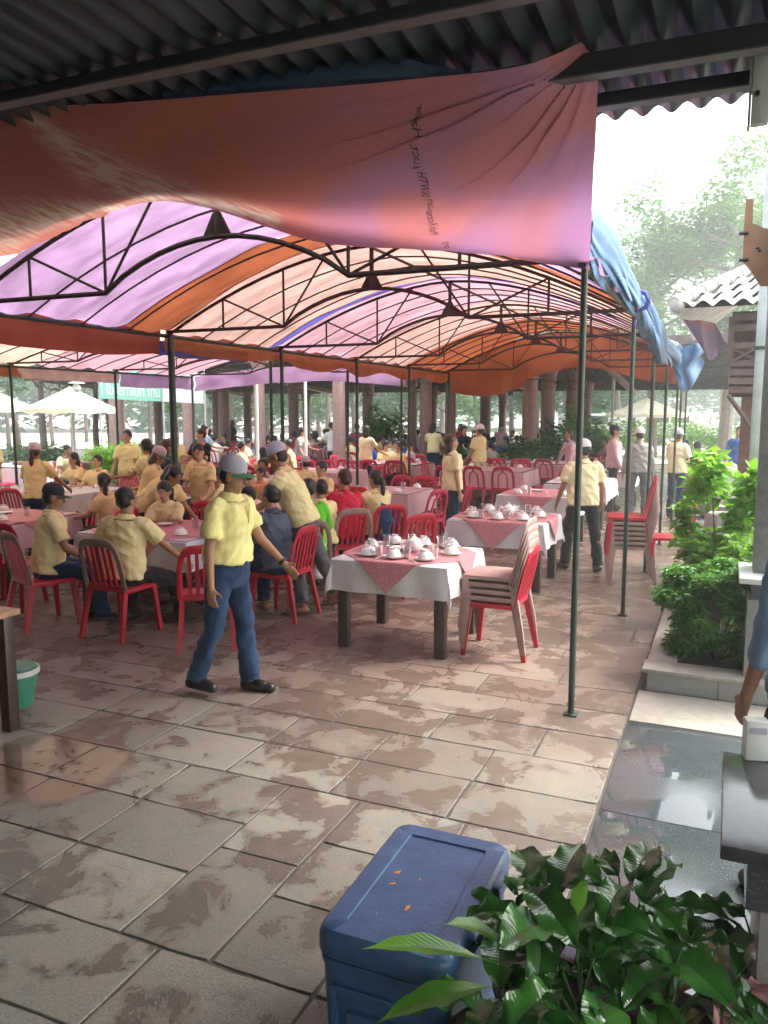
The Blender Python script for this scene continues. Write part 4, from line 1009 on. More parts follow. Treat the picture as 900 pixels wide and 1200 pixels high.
        # foot
        an = j['ank']; ft = Vector((0, 1, 0)) if sit is None or True else 0
        pit = 0
        if an.z + (lift) > .13 * s and sit is None: pit = min(.7, (an.z + lift - .075 * s) * 3.5)
        fdv = Vector((sd * .12, math.cos(pit), -math.sin(pit))).normalized()
        b.caps(an + Vector((0, -.035 * s, -.035 * s)), an + fdv * .14 * s + Vector((0, 0, -.045 * s)), .034 * s, .026 * s, 10)
        j['fdv'] = fdv
    obj('body', fuse(b, 'body', skin, lod * .85 if fine else lod, 4 if fine else 3), t)
    # ---- clothing
    sc = .010
    b = MB(); tor(b, .024, max(.0, hem), .475)
    low = hp + u * hem * s
    b.loft([(low, rt * .195 * W * s, vv * .152 * s), (low.lerp(hp + u * .2 * s, .4), rt * .188 * W * s, vv * .148 * s * max(1, belly)), (hp + u * .2 * s, rt * .170 * W * s, vv * .136 * s * belly), (hp + u * .34 * s, rt * .176 * W * s, vv * .140 * s)], 20)
    b.loft([(neck - u * .045 * s, rt * .085 * s, vv * .076 * s), (neck + u * .005 * s, rt * .066 * s, vv * .066 * s), (neck + u * .025 * s, rt * .068 * s, vv * .068 * s)], 16)
    for sd in (-1, 1):
        j = J[sd]; e = j['sh'].lerp(j['elb'], .72)
        if sleeve == 'none': continue
        b.caps(j['sh'] - rt * sd * .025 * s - u * .005 * s, j['sh'].lerp(j['elb'], .3), .067 * s, .064 * s)
        ad = (j['elb'] - j['sh']).normalized(); px_ = ad.cross(Vector((0, 1, 0.01))).normalized(); py_ = ad.cross(px_)
        if sleeve == 'short': b.loft([(j['sh'], px_ * .066 * s, py_ * .066 * s), (j['sh'].lerp(j['elb'], .45), px_ * .068 * s, py_ * .068 * s), (e, px_ * .074 * s, py_ * .072 * s)], 14)
        else:
            b.caps(j['sh'].lerp(j['elb'], .3), j['elb'], .058 * s, .05 * s); b.caps(j['elb'], j['elb'].lerp(j['wr'], .95 if sleeve == 'long' else .35), .05 * s, .037 * s if sleeve == 'long' else .05 * s)
    obj('shirt', fuse(b, 'shirt', F[shirt], lod, 3, .010 if fine else .009, seed=x * 7), t)
    b = MB(); b.loft([(hp - u * .12 * s, rt * .13 * W * s, vv * .11 * s), (hp - u * .02 * s, rt * .178 * W * s, vv * .132 * s), (hp + u * (.06 + max(0, hem)) * s, rt * .170 * W * s, vv * .130 * s * max(1, belly))], 18)
    for sd in (-1, 1):
        j = J[sd]; b.caps(j['hip'] + Vector((0, 0, .0)), j['knee'], .096 * s, .070 * s); b.caps(j['knee'], j['knee'].lerp(j['ank'], .75), .070 * s, .058 * s)
        d_ = (j['ank'] - j['knee']).normalized(); px_ = d_.cross(Vector((0, 1, .01))).normalized(); py_ = d_.cross(px_)
        en = .90 if shoes is SANDAL else 1.0
        b.loft([(j['knee'].lerp(j['ank'], .5), px_ * .066 * s, py_ * .066 * s), (j['knee'].lerp(j['ank'], en), px_ * .066 * s, py_ * .07 * s)], 14)
    obj('trousers', fuse(b, 'trousers', F[pants], lod, 3, .010, seed=x * 3 + 2), t)
    for sd in (-1, 1):
        j = J[sd]; an = j['ank']; fdv = j['fdv']; b = MB()
        if shoes is SANDAL:
            c0 = an + Vector((0, -.05 * s, -.066 * s)); b.tube([c0, c0 + fdv * .12 * s, c0 + fdv * .24 * s], [.036 * s, .04 * s, .038 * s], 10, flat=((1, 0, 0), .22)); b.tube([an + fdv * .04 * s + Vector((k_ * .04 * s, 0, -.06 * s + .055 * s * (1 - k_ * k_))) + fdv * .05 * s for k_ in (-1, -.5, 0, .5, 1)], .012 * s, 6)
            b.build('sandal', shoes, t)
        else:
            b.caps(an + Vector((0, -.035 * s, -.03 * s)), an + fdv * .15 * s + Vector((0, 0, -.045 * s)), .046 * s, .037 * s, 12); b.ell(an + fdv * .07 * s + Vector((0, 0, -.03 * s)), (.042 * s, .07 * s, .04 * s))
            b.v = [(v_[0], v_[1], max(v_[2], min(J[1]['ank'].z, J[-1]['ank'].z) - .0745 * s)) for v_ in b.v]; b.build('shoe', shoes, t)
    if lod <= .0145 and shirt in ('lemon', 'yellow', 'pale', 'orange', 'denimshirt'):
        b = MB(); base_ = neck - u * .012 * s; rg_ = []
        for kk, (dz, rx_, ry_) in enumerate(((.022, .064, .062), (.026, .068, .067), (.004, .092, .086), (-.012, .108, .098), (-.016, .104, .094), (.006, .082, .078), (.016, .060, .058))):
            rg_.append((base_ + u * dz * s, rt * rx_ * s, vv * ry_ * s))
        b.loft(rg_, 22); b.build('collar', F[shirt], t)
        b = MB(); c_ = hp + u * .40 * s + vv * .148 * s * max(1, belly); b.box(c_, (.028 * s, .008, .13 * s), Matrix((rt, vv, u)).transposed(), bev=.002); b.build('placket', F[shirt], t)
    # ---- hair, cap, face
    hm = HAIRB if hair.endswith('brown') else HAIR; hb = MB()
    if cap is None: hb.ell(hc + hz * .037 * s - fwd * .022 * s, (.083 * s, .092 * s, .092 * s), HM, 20, 14)
    hb.ell(hc + hz * .002 * s - fwd * .034 * s, (.079 * s, .07 * s, .075 * s), HM, 16, 10)
    if hair.startswith('long'):
        hb.ell(hc - hz * .07 * s - fwd * .045 * s, (.085 * s, .055 * s, .12 * s), HM, 14, 10); hb.caps(hc - hz * .1 * s - fwd * .05 * s, hc - Vector((0, 0, .26 * s)) - fwd * .07 * s, .06 * s, .035 * s)
    if hair.startswith('pony'):
        hb.ell(hc - hz * .005 * s - fwd * .10 * s, (.03 * s,) * 3); hb.caps(hc - fwd * .11 * s - hz * .02 * s, hc - fwd * .13 * s - Vector((0, 0, .15 * s)), .03 * s, .032 * s); hb.caps(hc - fwd * .13 * s - Vector((0, 0, .15 * s)), hc - fwd * .11 * s - Vector((0, 0, .27 * s)), .032 * s, .012 * s)
    if hair.startswith('bun'): hb.ell(hc + hz * .06 * s - fwd * .10 * s, (.04 * s,) * 3)
    obj('hair', fuse(hb, 'hair', hm, max(.007, lod * .7), 1, .006, seed=x * 5), t)
    if cap:
        cm, bm_ = cap; cb = MB(); prof = [(1.0, -.012), (1.02, .01), (.99, .035), (.88, .062), (.66, .083), (.36, .096), (.08, .100)]
        o_ = hc + hz * .045 * s - fwd * .012 * s; rings = [(o_ + hz * z_ * s, hx * .086 * r_ * s, fwd * .098 * r_ * s) for r_, z_ in prof]
        cb.loft(rings, 24); cb.ell(o_ + hz * .101 * s, (.008 * s,) * 3, None, 8, 6); cb.build('cap_crown', cm, t)
        cb = MB()
        def brim(uu, v_):
            a = (uu - .5) * 2.3; e = math.cos(a * .68); r0 = .092 * s; r1 = r0 + .078 * s * max(0, e) ** .7
            r_ = r0 + (r1 - r0) * (v_ if v_ <= .5 else 1 - v_) * 2; th = -.0015 if v_ > .5 else .0015
            return o_ + hx * math.sin(a) * r_ * .93 + fwd * (math.cos(a) * r_ * 1.04) + hz * (-.008 * s - .02 * s * (math.sin(a) ** 2) - .10 * max(0, r_ - r0) + th)
        cb.grid(brim, 18, 8); cb.build('cap_brim', bm_, t)
    if face and lod <= .017:
        b = MB()
        for e in (-1, 1): b.ell(hc + fwd * .081 * s + hx * e * .030 * s + hz * .012 * s, (.013 * s, .007 * s, .0065 * s), HM, 10, 6)
        b.build('eyes', EYEW, t)
        b = MB()
        for e in (-1, 1):
            b.ell(hc + fwd * .0865 * s + hx * e * .030 * s + hz * .012 * s, (.006 * s, .0035 * s, .006 * s), HM, 8, 6)
        b.build('iris', HAIR, t)
        for e in (-1, 1):
            b = MB(); b.tube([hc + fwd * .088 * s + hx * e * .014 * s + hz * .034 * s, hc + fwd * .087 * s + hx * e * .03 * s + hz * .039 * s, hc + fwd * .074 * s + hx * e * .048 * s + hz * .033 * s], [.0035 * s, .004 * s, .002 * s], 6); b.build('eyebrow', HAIR, t)
        b = MB(); b.ell(hc + fwd * .0895 * s - hz * .053 * s, (.021 * s, .006 * s, .0055 * s), HM, 12, 6); b.build('mouth', LIP, t)
    if glasses:
        b = MB()
        for e in (-1, 1):
            c_ = hc + fwd * .10 * s + hx * e * .033 * s + hz * .010 * s
            b.tube([c_ + hx * .024 * s * math.cos(k * .628) + hz * .018 * s * math.sin(k * .628) for k in range(11)], .0018 * s, 5)
            b.tube([c_ + hx * e * .024 * s, hc + hx * e * .078 * s + hz * .008 * s], .0018 * s, 5)
        b.build('spectacles', FRAME, t)
    if extra: extra(t, J, hc, HM, s, hp, u, vv, rt)
    return t
CW = (CAPW, CAPG)
def watch(t, J, hc, HM, s, hp, u, vv, rt):
    j = J[-1]; c = j['wr'] - j['hd'] * .015
    px_ = j['hd'].cross(Vector((0, 1, .1))).normalized(); py_ = j['hd'].cross(px_)
    b = MB(); b.loft([(c - j['hd'] * .012, px_ * .031, py_ * .031), (c - j['hd'] * .011, px_ * .034, py_ * .034), (c + j['hd'] * .011, px_ * .034, py_ * .034), (c + j['hd'] * .012, px_ * .031, py_ * .031)], 16); b.build('wristwatch', SOLE, t)
def placket(t, J, hc, HM, s, hp, u, vv, rt):
    pass
PG = None
# --- the close ones
person('man walking in lemon polo shirt, jeans and grey cap with green brim', 'man', -3.12, 4.52, -88, 1.70, lean=4, hem=.05, legL=(9, 3, 0), legR=(-9, 14, 0), armL=(20, 13, 24), armR=(-6, 10, 12), head=(6, 12), sw=1.04,
       shirt='lemon', pants='jeans', cap=CW, lod=.0105, glasses=True, belly=1.08, extra=watch)
person('man in yellow polo and cap leaning over, in grey trousers and sandals', 'man', -3.76, 6.74, 106, 1.74, lean=23, legL=(4, 10), legR=(-20, 4), armL=(30, 8, 30), armR=(-18, 16, 52), head=(0, 14),
       shirt='yellow', pants='grey', cap=CW, shoes=SANDAL, lod=.011, belly=1.05)
person('man in yellow shirt seated with his broad back turned, arm on the chair side', 'man', -4.86, 5.50, 4, 1.70, sit=.44, lean=6, legL=(80, 86, 14), legR=(72, 60, 20), armL=(-4, 30, 34), armR=(32, 30, 14), head=(-18, 6),
       shirt='yellow', pants='black', lod=.011, sw=1.08)
person('man in yellow shirt and dark cap seated sideways at the crowded table', 'man', -5.70, 5.46, -38, 1.68, sit=.44, lean=6, legL=(80, 84), legR=(76, 70), armL=(14, 14, 50), armR=(20, 14, 40), head=(-10, 10),
       shirt='yellow', pants='jeans', cap=(CAPD, CAPD), lod=.011)
person('boy in orange shirt sitting behind the walking man', 'boy', -4.45, 7.02, 150, 1.50, sit=.44, lean=14, legL=(84, 86), legR=(84, 86), armL=(30, 8, 60), armR=(30, 8, 60), head=(0, 22), shirt='peach', pants='navy', lod=.013, skin=SKIN2)
person('man in grey denim shirt seated facing the crowded table', 'man', -3.88, 6.44, 72, 1.66, sit=.44, lean=12, legL=(80, 84), legR=(76, 80), armL=(30, 10, 40), armR=(34, 10, 44), head=(10, 6), shirt='denimshirt', pants='navy', sleeve='long', shoes=SANDAL, lod=.012)
# --- around the two crowded tables
person('girl with dark ponytail seated at the dish-covered table', 'girl', -6.75, 7.35, 110, 1.55, sit=.44, lean=8, legL=(84, 86), legR=(84, 86), armL=(40, 8, 40), armR=(40, 8, 40), head=(-60, 4), shirt='orange', pants='black', hair='pony', lod=.014, woman=True, skin=SKIN2)
person('person in yellow shirt peeking past the shoulder of the seated man', 'person', -5.55, 7.0, 190, 1.55, sit=.44, lean=16, legL=(84, 86), legR=(84, 86), armL=(40, 8, 50), armR=(40, 8, 50), head=(0, 14), shirt='yellow', pants='black', lod=.014, hair='long', woman=True, skin=SKIN2)
person('woman standing with her back turned in yellow shirt and pink cap over ponytail', 'woman', -8.55, 7.95, 18, 1.56, lean=8, armL=(18, 14, 20), armR=(34, 20, 20), shirt='orange', pants='navy', hair='ponybrown', cap=(CAPP, CAPP), lod=.014, woman=True)
person('woman with long brown hair and lilac cap bending beside the seated girl', 'woman', -6.75, 8.05, -60, 1.56, lean=14, armL=(26, 10, 50), armR=(26, 10, 60), head=(0, 24), shirt='orange', pants='navy', hair='longbrown', cap=(CAPP, CAPG), lod=.014, woman=True)
person('woman in dark top standing behind the one with the lilac cap', 'woman', -6.9, 8.7, -50, 1.62, armL=(6, 8, 10), armR=(6, 8, 10), shirt='navy', pants='navy', hair='longbrown', lod=.016, woman=True)
person('woman in warm yellow shirt stooping low by the thick post, hair hanging', 'woman', -6.15, 7.35, -95, 1.56, lean=48, legL=(10, 10), legR=(-4, 8), armL=(26, 8, 20), armR=(30, 8, 14), head=(0, 30), shirt='orange', pants='black', hair='long', lod=.0135, woman=True)
person('second stooping woman in yellow shirt, behind the first', 'woman', -6.65, 7.9, -95, 1.54, lean=52, armL=(26, 8, 20), armR=(30, 8, 14), head=(0, 30), shirt='yellow', pants='black', hair='long', lod=.015, woman=True)
person('woman in warm yellow shirt standing just past the thick post', 'woman', -6.1, 8.35, 185, 1.60, lean=6, armL=(20, 10, 40), armR=(20, 10, 40), head=(20, 22), shirt='orange', pants='black', hair='short', lod=.014, woman=True, skin=SKIN2)
person('child in green shirt half seen between the post and the walking man', 'child', -5.9, 9.1, -60, 1.3, sit=.44, lean=5, legL=(84, 86), legR=(84, 86), shirt='green', pants='navy', lod=.016, skin=SKIN2)
person('boy without cap behind the standing woman by the post', 'boy', -6.1, 9.7, 170, 1.35, sit=.46, lean=5, legL=(84, 86), legR=(84, 86), shirt='peach', pants='navy', lod=.018)
person('old person in pale yellow shirt and green cap standing beyond the white table', 'person', -11.3, 9.6, -150, 1.60, shirt='pale', pants='beige', armL=(20, 8, 70, 40), armR=(20, 8, 70, 40), cap=(CAPG, CAPG), lod=.016, belly=1.15, skin=SKIN)
person('person in yellow polo with short grey hair standing near the cream parasol', 'person', -9.6, 11.0, -165, 1.66, shirt='yellow', pants='beige', armL=(14, 10, 20), armR=(14, 10, 20), lod=.017, skin=SKIN2, belly=1.15)
person('smiling woman sitting below the parasol pole', 'woman', -9.3, 9.9, -170, 1.55, sit=.46, shirt='orange', pants='navy', legL=(84, 86), legR=(84, 86), armL=(40, 8, 50), armR=(40, 8, 50), hair='bun', lod=.017, woman=True, skin=SKIN2)
person('man in black shirt standing past the thick post', 'man', -9.0, 12.3, 175, 1.66, shirt='black', pants='black', armL=(24, 8, 60, 20), armR=(24, 8, 60, 20), head=(-30, 4), lod=.018, skin=SKIN2)
# --- red jacket table
person('person in green and white jacket seated behind the leaning man', 'person', -4.0, 7.3, 34, 1.62, sit=.44, lean=6, legL=(84, 86), legR=(84, 86), armL=(30, 12, 50), armR=(30, 12, 50), shirt='green', pants='white', sleeve='long', lod=.0135)
person('dark-haired person in yellow shirt seated beyond the green jacket', 'person', -4.08, 7.74, 60, 1.5, sit=.44, lean=8, legL=(84, 86), legR=(84, 86), armL=(30, 12, 50), armR=(30, 12, 50), shirt='yellow', pants='black', lod=.015)
person('person in crimson jacket seated with back turned', 'person', -4.04, 8.27, 48, 1.68, sit=.44, lean=10, legL=(84, 84), legR=(80, 80), armL=(34, 16, 50), armR=(34, 16, 50), head=(20, 6), shirt='red', pants='navy', hair='shortbrown', sleeve='long', lod=.013)
person('woman in yellow with long ponytail, denim jacket behind her', 'woman', -3.84, 8.68, 55, 1.60, sit=.44, lean=6, legL=(84, 84), legR=(80, 80), armL=(34, 12, 50), armR=(34, 12, 50), head=(20, 4), shirt='yellow', pants='navy', hair='pony', lod=.0135, woman=True)
person('child in pink hat holding up a hand at the long pale pink table', 'child', -6.3, 11.4, 10, 1.45, sit=.46, lean=4, legL=(84, 86), legR=(84, 86), armL=(90, 30, 100), armR=(30, 10, 50), head=(50, 0), shirt='orange', pants='navy', cap=(CAPP, CAPP), lod=.016, skin=SKIN2)
# --- standing in the middle and at the planter side
person('woman standing in pale yellow polo shirt and dark jeans, seen from the side', 'woman', -3.62, 10.9, -50, 1.66, lean=-2, armL=(-2, 6, 8), armR=(2, 6, 8), shirt='pale', pants='navy', hair='longbrown', lod=.014, woman=True, skin=SKIN2)
person('man in white cap and yellow shirt standing among the far chairs', 'man', -5.0, 16.9, 70, 1.68, shirt='yellow', pants='beige', armL=(10, 8, 30), armR=(14, 8, 40), cap=(CAPWH, CAPWH), lod=.018)
person('woman in pink striped blouse and blue scarf reaching for the pink table', 'woman', -3.1, 17.6, 120, 1.60, lean=10, armL=(10, 30, 14), armR=(8, 46, 10), shirt='pinkw', pants='black', hair='longbrown', sleeve='long', lod=.017, woman=True, skin=SKIN2,
       extra=lambda t, J, hc, HM, s, hp, u, vv, rt: MB().loft([(hp + u * .36 * s, rt * .15, vv * .135), (hp + u * .44 * s, rt * .165, vv * .12), (hp + u * .5 * s, rt * .075, vv * .07)], 16).build('scarf', F['blue'], t))
person('man in pale yellow shirt, black trousers and white cap with his back turned', 'man', -1.60, 9.88, 30, 1.65, sw=1.08, lean=2, legL=(8, 4, 9), legR=(-8, 2, 8), armL=(14, 12, 14), armR=(4, 18, 24), head=(24, 8), shirt='pale', pants='black', cap=(CAPWH, CAPWH), lod=.012, belly=1.08)
person('man in light grey shirt and white cap seen from behind between tent poles', 'man', -1.48, 15.2, 18, 1.68, armL=(4, 10, 8), armR=(4, 12, 8), shirt='greyshirt', pants='grey', sleeve='long', cap=(CAPWH, CAPWH), lod=.016, belly=1.1, sw=1.1)
person('man in yellow shirt and green-brimmed cap beside the grey-shirted man', 'man', -.83, 15.5, -30, 1.66, armL=(10, 8, 30), armR=(6, 8, 20), shirt='pale', pants='jeans', cap=(CAPW, CAPG), lod=.016)
person('man in pinkish shirt and dark cap partly behind the grey-shirted man', 'man', -2.05, 16.2, -80, 1.70, armL=(10, 8, 30), armR=(6, 8, 20), shirt='pinkw', pants='black', sleeve='long', cap=(CAPD, CAPD), lod=.018)
p = atD(868, 17); person('man in royal blue shirt standing by the lattice-fronted hut', 'man', p.x, p.y, 160, 1.66, shirt='blue', pants='black', armL=(10, 8, 30), armR=(6, 8, 20), lod=.018)
p = atD(882, 17.4); person('person in dark green shirt at the hut post', 'person', p.x, p.y, 150, 1.75, shirt='teal', pants='black', armL=(10, 8, 30), armR=(6, 8, 20), lod=.02)
p = atD(852, 13); 
# --- diners and waiters deep in the pavilion
rp = random.Random(11)
BG = [  # px, distance, sit, shirt, hair/cap, phrase, category
    (264, 24, 1, 'black', 'short', 'dark-clad diner beside the broad dark column', 'man'), (330, 25, 1, 'black', 'short', 'diner in black past the pale column', 'man'),
    (250, 22.5, 1, 'white', 'short', 'pale-shirted diner with raised hand near the banner', 'person'), (355, 26, 1, 'greyshirt', 'short', 'grey-shirted diner between two columns', 'person'),
    (372, 25.5, 1, 'navy', 'short', 'navy-shirted diner beside the pinkish column', 'person'), (418, 22, 0, 'maroon', 'short', 'standing waiter in maroon shirt just past the pinkish column', 'man'),
    (390, 22, 0, 'white', 'short', 'standing person in white before the pinkish column', 'person'), (367, 27, 1, 'yellow', 'bun', 'yellow-shirted diner at the white table', 'woman'),
    (445, 23, 1, 'orange', 'short', 'orange-shirted diner behind the tent posts', 'person'), (457, 24, 1, 'pale', 'long', 'woman in pale yellow by the green bush', 'woman'),
    (470, 17.5, 1, 'orange', 'long', 'long-haired diner in orange between the tent posts', 'woman'), (482, 18.5, 1, 'pinkw', 'short', 'diner in light pink before the column', 'person'),
    (450, 26, 0, 'beige', 'short', 'person in tan shirt standing under the pavilion', 'person'), (541, 21, 0, 'black', 'short', 'person in black standing behind the woman in polo', 'man'),
    (580, 22, 1, 'purple', 'short', 'diner in purple by the thin column', 'woman'), (594, 21.5, 1, 'blue', 'long', 'diner in bright blue before the leafy pots', 'woman'),
    (567, 22.5, 0, 'navy', 'short', 'person in navy behind the far chairs', 'person'), (607, 23, 1, 'black', 'short', 'diner in black beside the stout column', 'man'),
    (613, 22, 1, 'maroon', 'short', 'diner in maroon beside the stout column', 'person'), (503, 24, 1, 'navy', 'short', 'diner in navy behind the reddish column', 'person'),
    (237, 19, 0, 'denimshirt', 'short', 'person in pale jeans standing below the white banner', 'person'), (520, 24, 1, 'yellow', 'bun', 'diner in yellow left of the woman in polo', 'woman'),
    (628, 24, 1, 'teal', 'short', 'diner in dark green past the stout column', 'man'), (316, 27, 1, 'yellow', 'short', 'diner in yellow past the pale column', 'person'),
    (700, 24, 1, 'black', 'short', 'diner in black past the foremost pole', 'man'), (712, 20, 1, 'greyshirt', 'short', 'grey-shirted diner beyond the man in pale yellow', 'man'),
    (806, 19, 1, 'greyshirt', 'short', 'grey-clad diner at the table beyond the tent poles', 'man'), (822, 18, 1, 'black', 'short', 'dark-clad diner at the grey table', 'man')]
for px, dd, st, sh_, hr_, lb, ct in BG:
    p = atD(px, dd)
    person(lb, ct, p.x, p.y, rp.uniform(0, 360), 1.58 + rp.uniform(0, .1), sit=.44 if st else None, lean=rp.uniform(0, 14), legL=(84, 86) if st else (4, 4), legR=(84, 86) if st else (-4, 4), armL=(rp.uniform(10, 40), 10, rp.uniform(10, 60)), armR=(rp.uniform(10, 40), 10, rp.uniform(10, 60)),
           head=(rp.uniform(-30, 30), 6), shirt=sh_, pants=rp.choice(['navy', 'black', 'jeans']), hair=hr_, lod=.024, face=False, group='diners and waiters in the pavilion', woman=ct == 'woman', skin=SKIN2)
    if st: place_chair('mh', p.x, p.y, 0, 'magenta chair under the ' + lb, G1)
# --- more diners packed round the left-hand tables
for i, (x, y, hd, st, sh_, cp, hr_, lb, ct) in enumerate([
    (-8.6, 6.9, -110, 1, 'yellow', None, 'short', 'short-haired diner in yellow at the far end of the dish-covered table', 'person'), (-10.4, 8.3, -60, 1, 'pale', (CAPWH, CAPWH), 'short', 'white-capped diner in pale yellow at the white table', 'person'),
    (-10.2, 10.4, 170, 1, 'orange', None, 'long', 'long-haired diner facing us across the white table', 'woman'), (-8.3, 10.1, 150, 1, 'yellow', (CAPP, CAPG), 'short', 'capped diner in yellow beside the smiling woman', 'person'),
    (-7.6, 9.2, 100, 0, 'yellow', None, 'pony', 'ponytailed woman in yellow standing behind the one in dark top', 'woman'), (-7.5, 10.3, 160, 1, 'pale', None, 'short', 'diner in pale yellow past the woman in dark top', 'person'),
    (-6.4, 10.3, 190, 1, 'white', None, 'short', 'diner in white beyond the child in green', 'person'), (-5.3, 10.1, 170, 1, 'orange', None, 'bun', 'diner in warm yellow facing the red jacket', 'woman'), (-5.9, 8.5, 120, 1, 'pale', None, 'short', 'diner in pale yellow at the table of the red jacket', 'person'),
    (-9.5, 12.2, 200, 0, 'yellow', (CAPW, CAPG), 'short', 'capped man in yellow standing by the clipped hedge', 'man'), (-12.6, 12.6, -120, 1, 'pale', None, 'short', 'diner in pale yellow beneath the cream parasol', 'person'), (-11.0, 13.4, 150, 1, 'orange', None, 'short', 'diner in warm yellow behind the black-shirted man', 'person'), (-8.2, 13.2, 60, 1, 'yellow', None, 'long', 'long-haired diner at the end of the long pale pink table', 'woman')]):
    person(lb, ct, x, y, hd, 1.6, sit=.44 if st else None, lean=8, legL=(84, 86) if st else (4, 4), legR=(84, 86) if st else (-4, 4), armL=(34, 12, 50), armR=(34, 12, 50), head=(20 - 9 * i % 40, 10), shirt=sh_, pants='navy', hair=hr_, cap=cp, lod=.017, woman=ct == 'woman', skin=SKIN2 if i % 2 else SKIN)
    if st: place_chair('r', x, y, hd, 'red chair under the ' + lb, G1)
# --- the thicker crowd at the far tables
PL = ['beyond the white banner', 'by the pale pole', 'past the pale pink table', 'near the pinkish column', 'behind the brown column', 'by the paired posts', 'beside the green bush', 'by the reddish column', 'past the red chairs', 'under the dipping orange cloth', 'near the stout column', 'by the leafy pots']
SH = ['yellow', 'pale', 'orange', 'white', 'black', 'navy', 'pinkw', 'red', 'blue', 'greyshirt']; SN = dict(yellow='yellow', pale='pale yellow', orange='warm yellow', white='white', black='black', navy='navy', pinkw='light pink', red='crimson', blue='blue', greyshirt='grey')
rq = random.Random(21); PXS = [228, 245, 272, 286, 300, 318, 338, 350, 366, 384, 410, 425, 440, 452, 464, 476, 490, 508, 514, 546, 560, 575, 588, 602, 320, 345, 380, 428, 470, 395, 242, 460, 540, 556, 280, 436]
seen_ = set()
for i, px in enumerate(PXS):
    dd = [19.5, 23.5, 28, 21, 25, 30, 18.3][i % 7] + rq.uniform(-.6, .6); p = atD(px, dd); sh_ = SH[(i * 7 + i // 10) % 10]; st = i % 5 != 2; hr_ = ['short', 'long', 'short', 'bun', 'pony'][(i * 3) % 5]
    while (sh_, hr_, i * 5 % 12) in seen_: sh_ = SH[(SH.index(sh_) + 1) % 10]
    seen_.add((sh_, hr_, i * 5 % 12))
    person(f"{'seated' if st else 'standing'} {dict(short='short-haired', long='long-haired', bun='bun-haired', pony='ponytailed')[hr_]} far diner in {SN[sh_]} {PL[min(11, i * 5 % 12)]}, {['front', 'middle', 'back'][i % 3]} row", 'person', p.x, p.y, rq.uniform(0, 360), 1.56 + rq.uniform(0, .14), sit=.44 if st else None, lean=rq.uniform(0, 14), legL=(84, 86) if st else (4, 4), legR=(84, 86) if st else (-4, 4),
           armL=(rq.uniform(10, 50), 10, rq.uniform(10, 70)), armR=(rq.uniform(10, 50), 10, rq.uniform(10, 70)), head=(rq.uniform(-30, 30), 8), shirt=sh_, pants=['navy', 'black', 'jeans'][i % 3], hair=hr_, lod=.026, face=False, group='far diners in the pavilion', woman=hr_ != 'short', skin=SKIN2)
    if st and i % 2 == 0: place_chair('mh', p.x, p.y, rq.uniform(0, 360), f"chair under the {dict(short='short-haired', long='long-haired', bun='bun-haired', pony='ponytailed')[hr_]} diner in {SN[sh_]} {PL[min(11, i * 5 % 12)]}", G1)
# --- waiter at the counter, mostly outside the frame
person('person in rolled-sleeve light blue shirt at the granite counter', 'person', *atD(984, 2.98)[:2], 36, 1.78, armL=(4, 7, 10, -2), armR=(9, 8, 20), shirt='skyshirt', pants='black', sleeve='elbow', lod=.0105, lean=3)
# denim jacket hung on the ponytailed woman's chair
b = MB(); b.grid(lambda u, v: Vector((-3.58 + .10 * math.sin(u * 7) + .06 * noise.noise(Vector((u * 4, v * 4, 1))), 8.22 + .4 * u, .86 - .42 * v + .06 * noise.noise(Vector((u * 5, v * 5, 2))))), 20, 18)
o = b.build('denim_jacket', F['jeans']); o['label'] = 'blue denim jacket hung over the chair of the ponytailed woman'; o['category'] = 'jacket'
# ================================================================== TREES, HEDGES, BACKGROUND
def leaf_mat(name, c, trans=.35, rough=.5): return mat(name, c, rough, var=.35, scale=2.5, trans=trans, spec=.35, tcol=(c[0] * 1.4, c[1] * 1.5, c[2] * .8))
L_FAR = leaf_mat('far_foliage', (.085, .17, .06)); L_FAR2 = leaf_mat('far_bluish_foliage', (.055, .13, .07)); L_BR = leaf_mat('bright_leaf', (.13, .26, .035), .45); L_MID = leaf_mat('mid_green_leaf', (.05, .13, .03), .35)
L_DK = leaf_mat('dark_glossy_leaf', (.022, .075, .016), .3, .22); L_LITE = leaf_mat('fresh_green_leaf', (.11, .24, .03), .4, .3)
BARK = mat('grey_bark', (.16, .13, .11), .85, var=.3, scale=6, bump=.5, bscale=20)
def leaf_cloud(mb_, rg, centers, n, size, flat=.3, asp=.5):
    for i in range(n):
        c, r = centers[rg.randrange(len(centers))]
        d = Vector((rg.gauss(0, 1), rg.gauss(0, 1), rg.gauss(0, 1))).normalized() * (rg.random() ** .45)
        p = Vector(c) + Vector((d.x * r[0], d.y * r[1], d.z * r[2]))
        a = Vector((rg.gauss(0, 1), rg.gauss(0, 1), rg.gauss(0, flat))).normalized(); q = a.cross(Vector((rg.gauss(0, .5), rg.gauss(0, .5), 1))).normalized()
        l = size * rg.uniform(.6, 1.3); w = l * asp; dn = Vector((0, 0, -l * .18))
        mb_.add([p, p + a * l * .5 + q * w * .5, p + a * l + dn, p + a * l * .5 - q * w * .5], [(0, 1, 2, 3)])
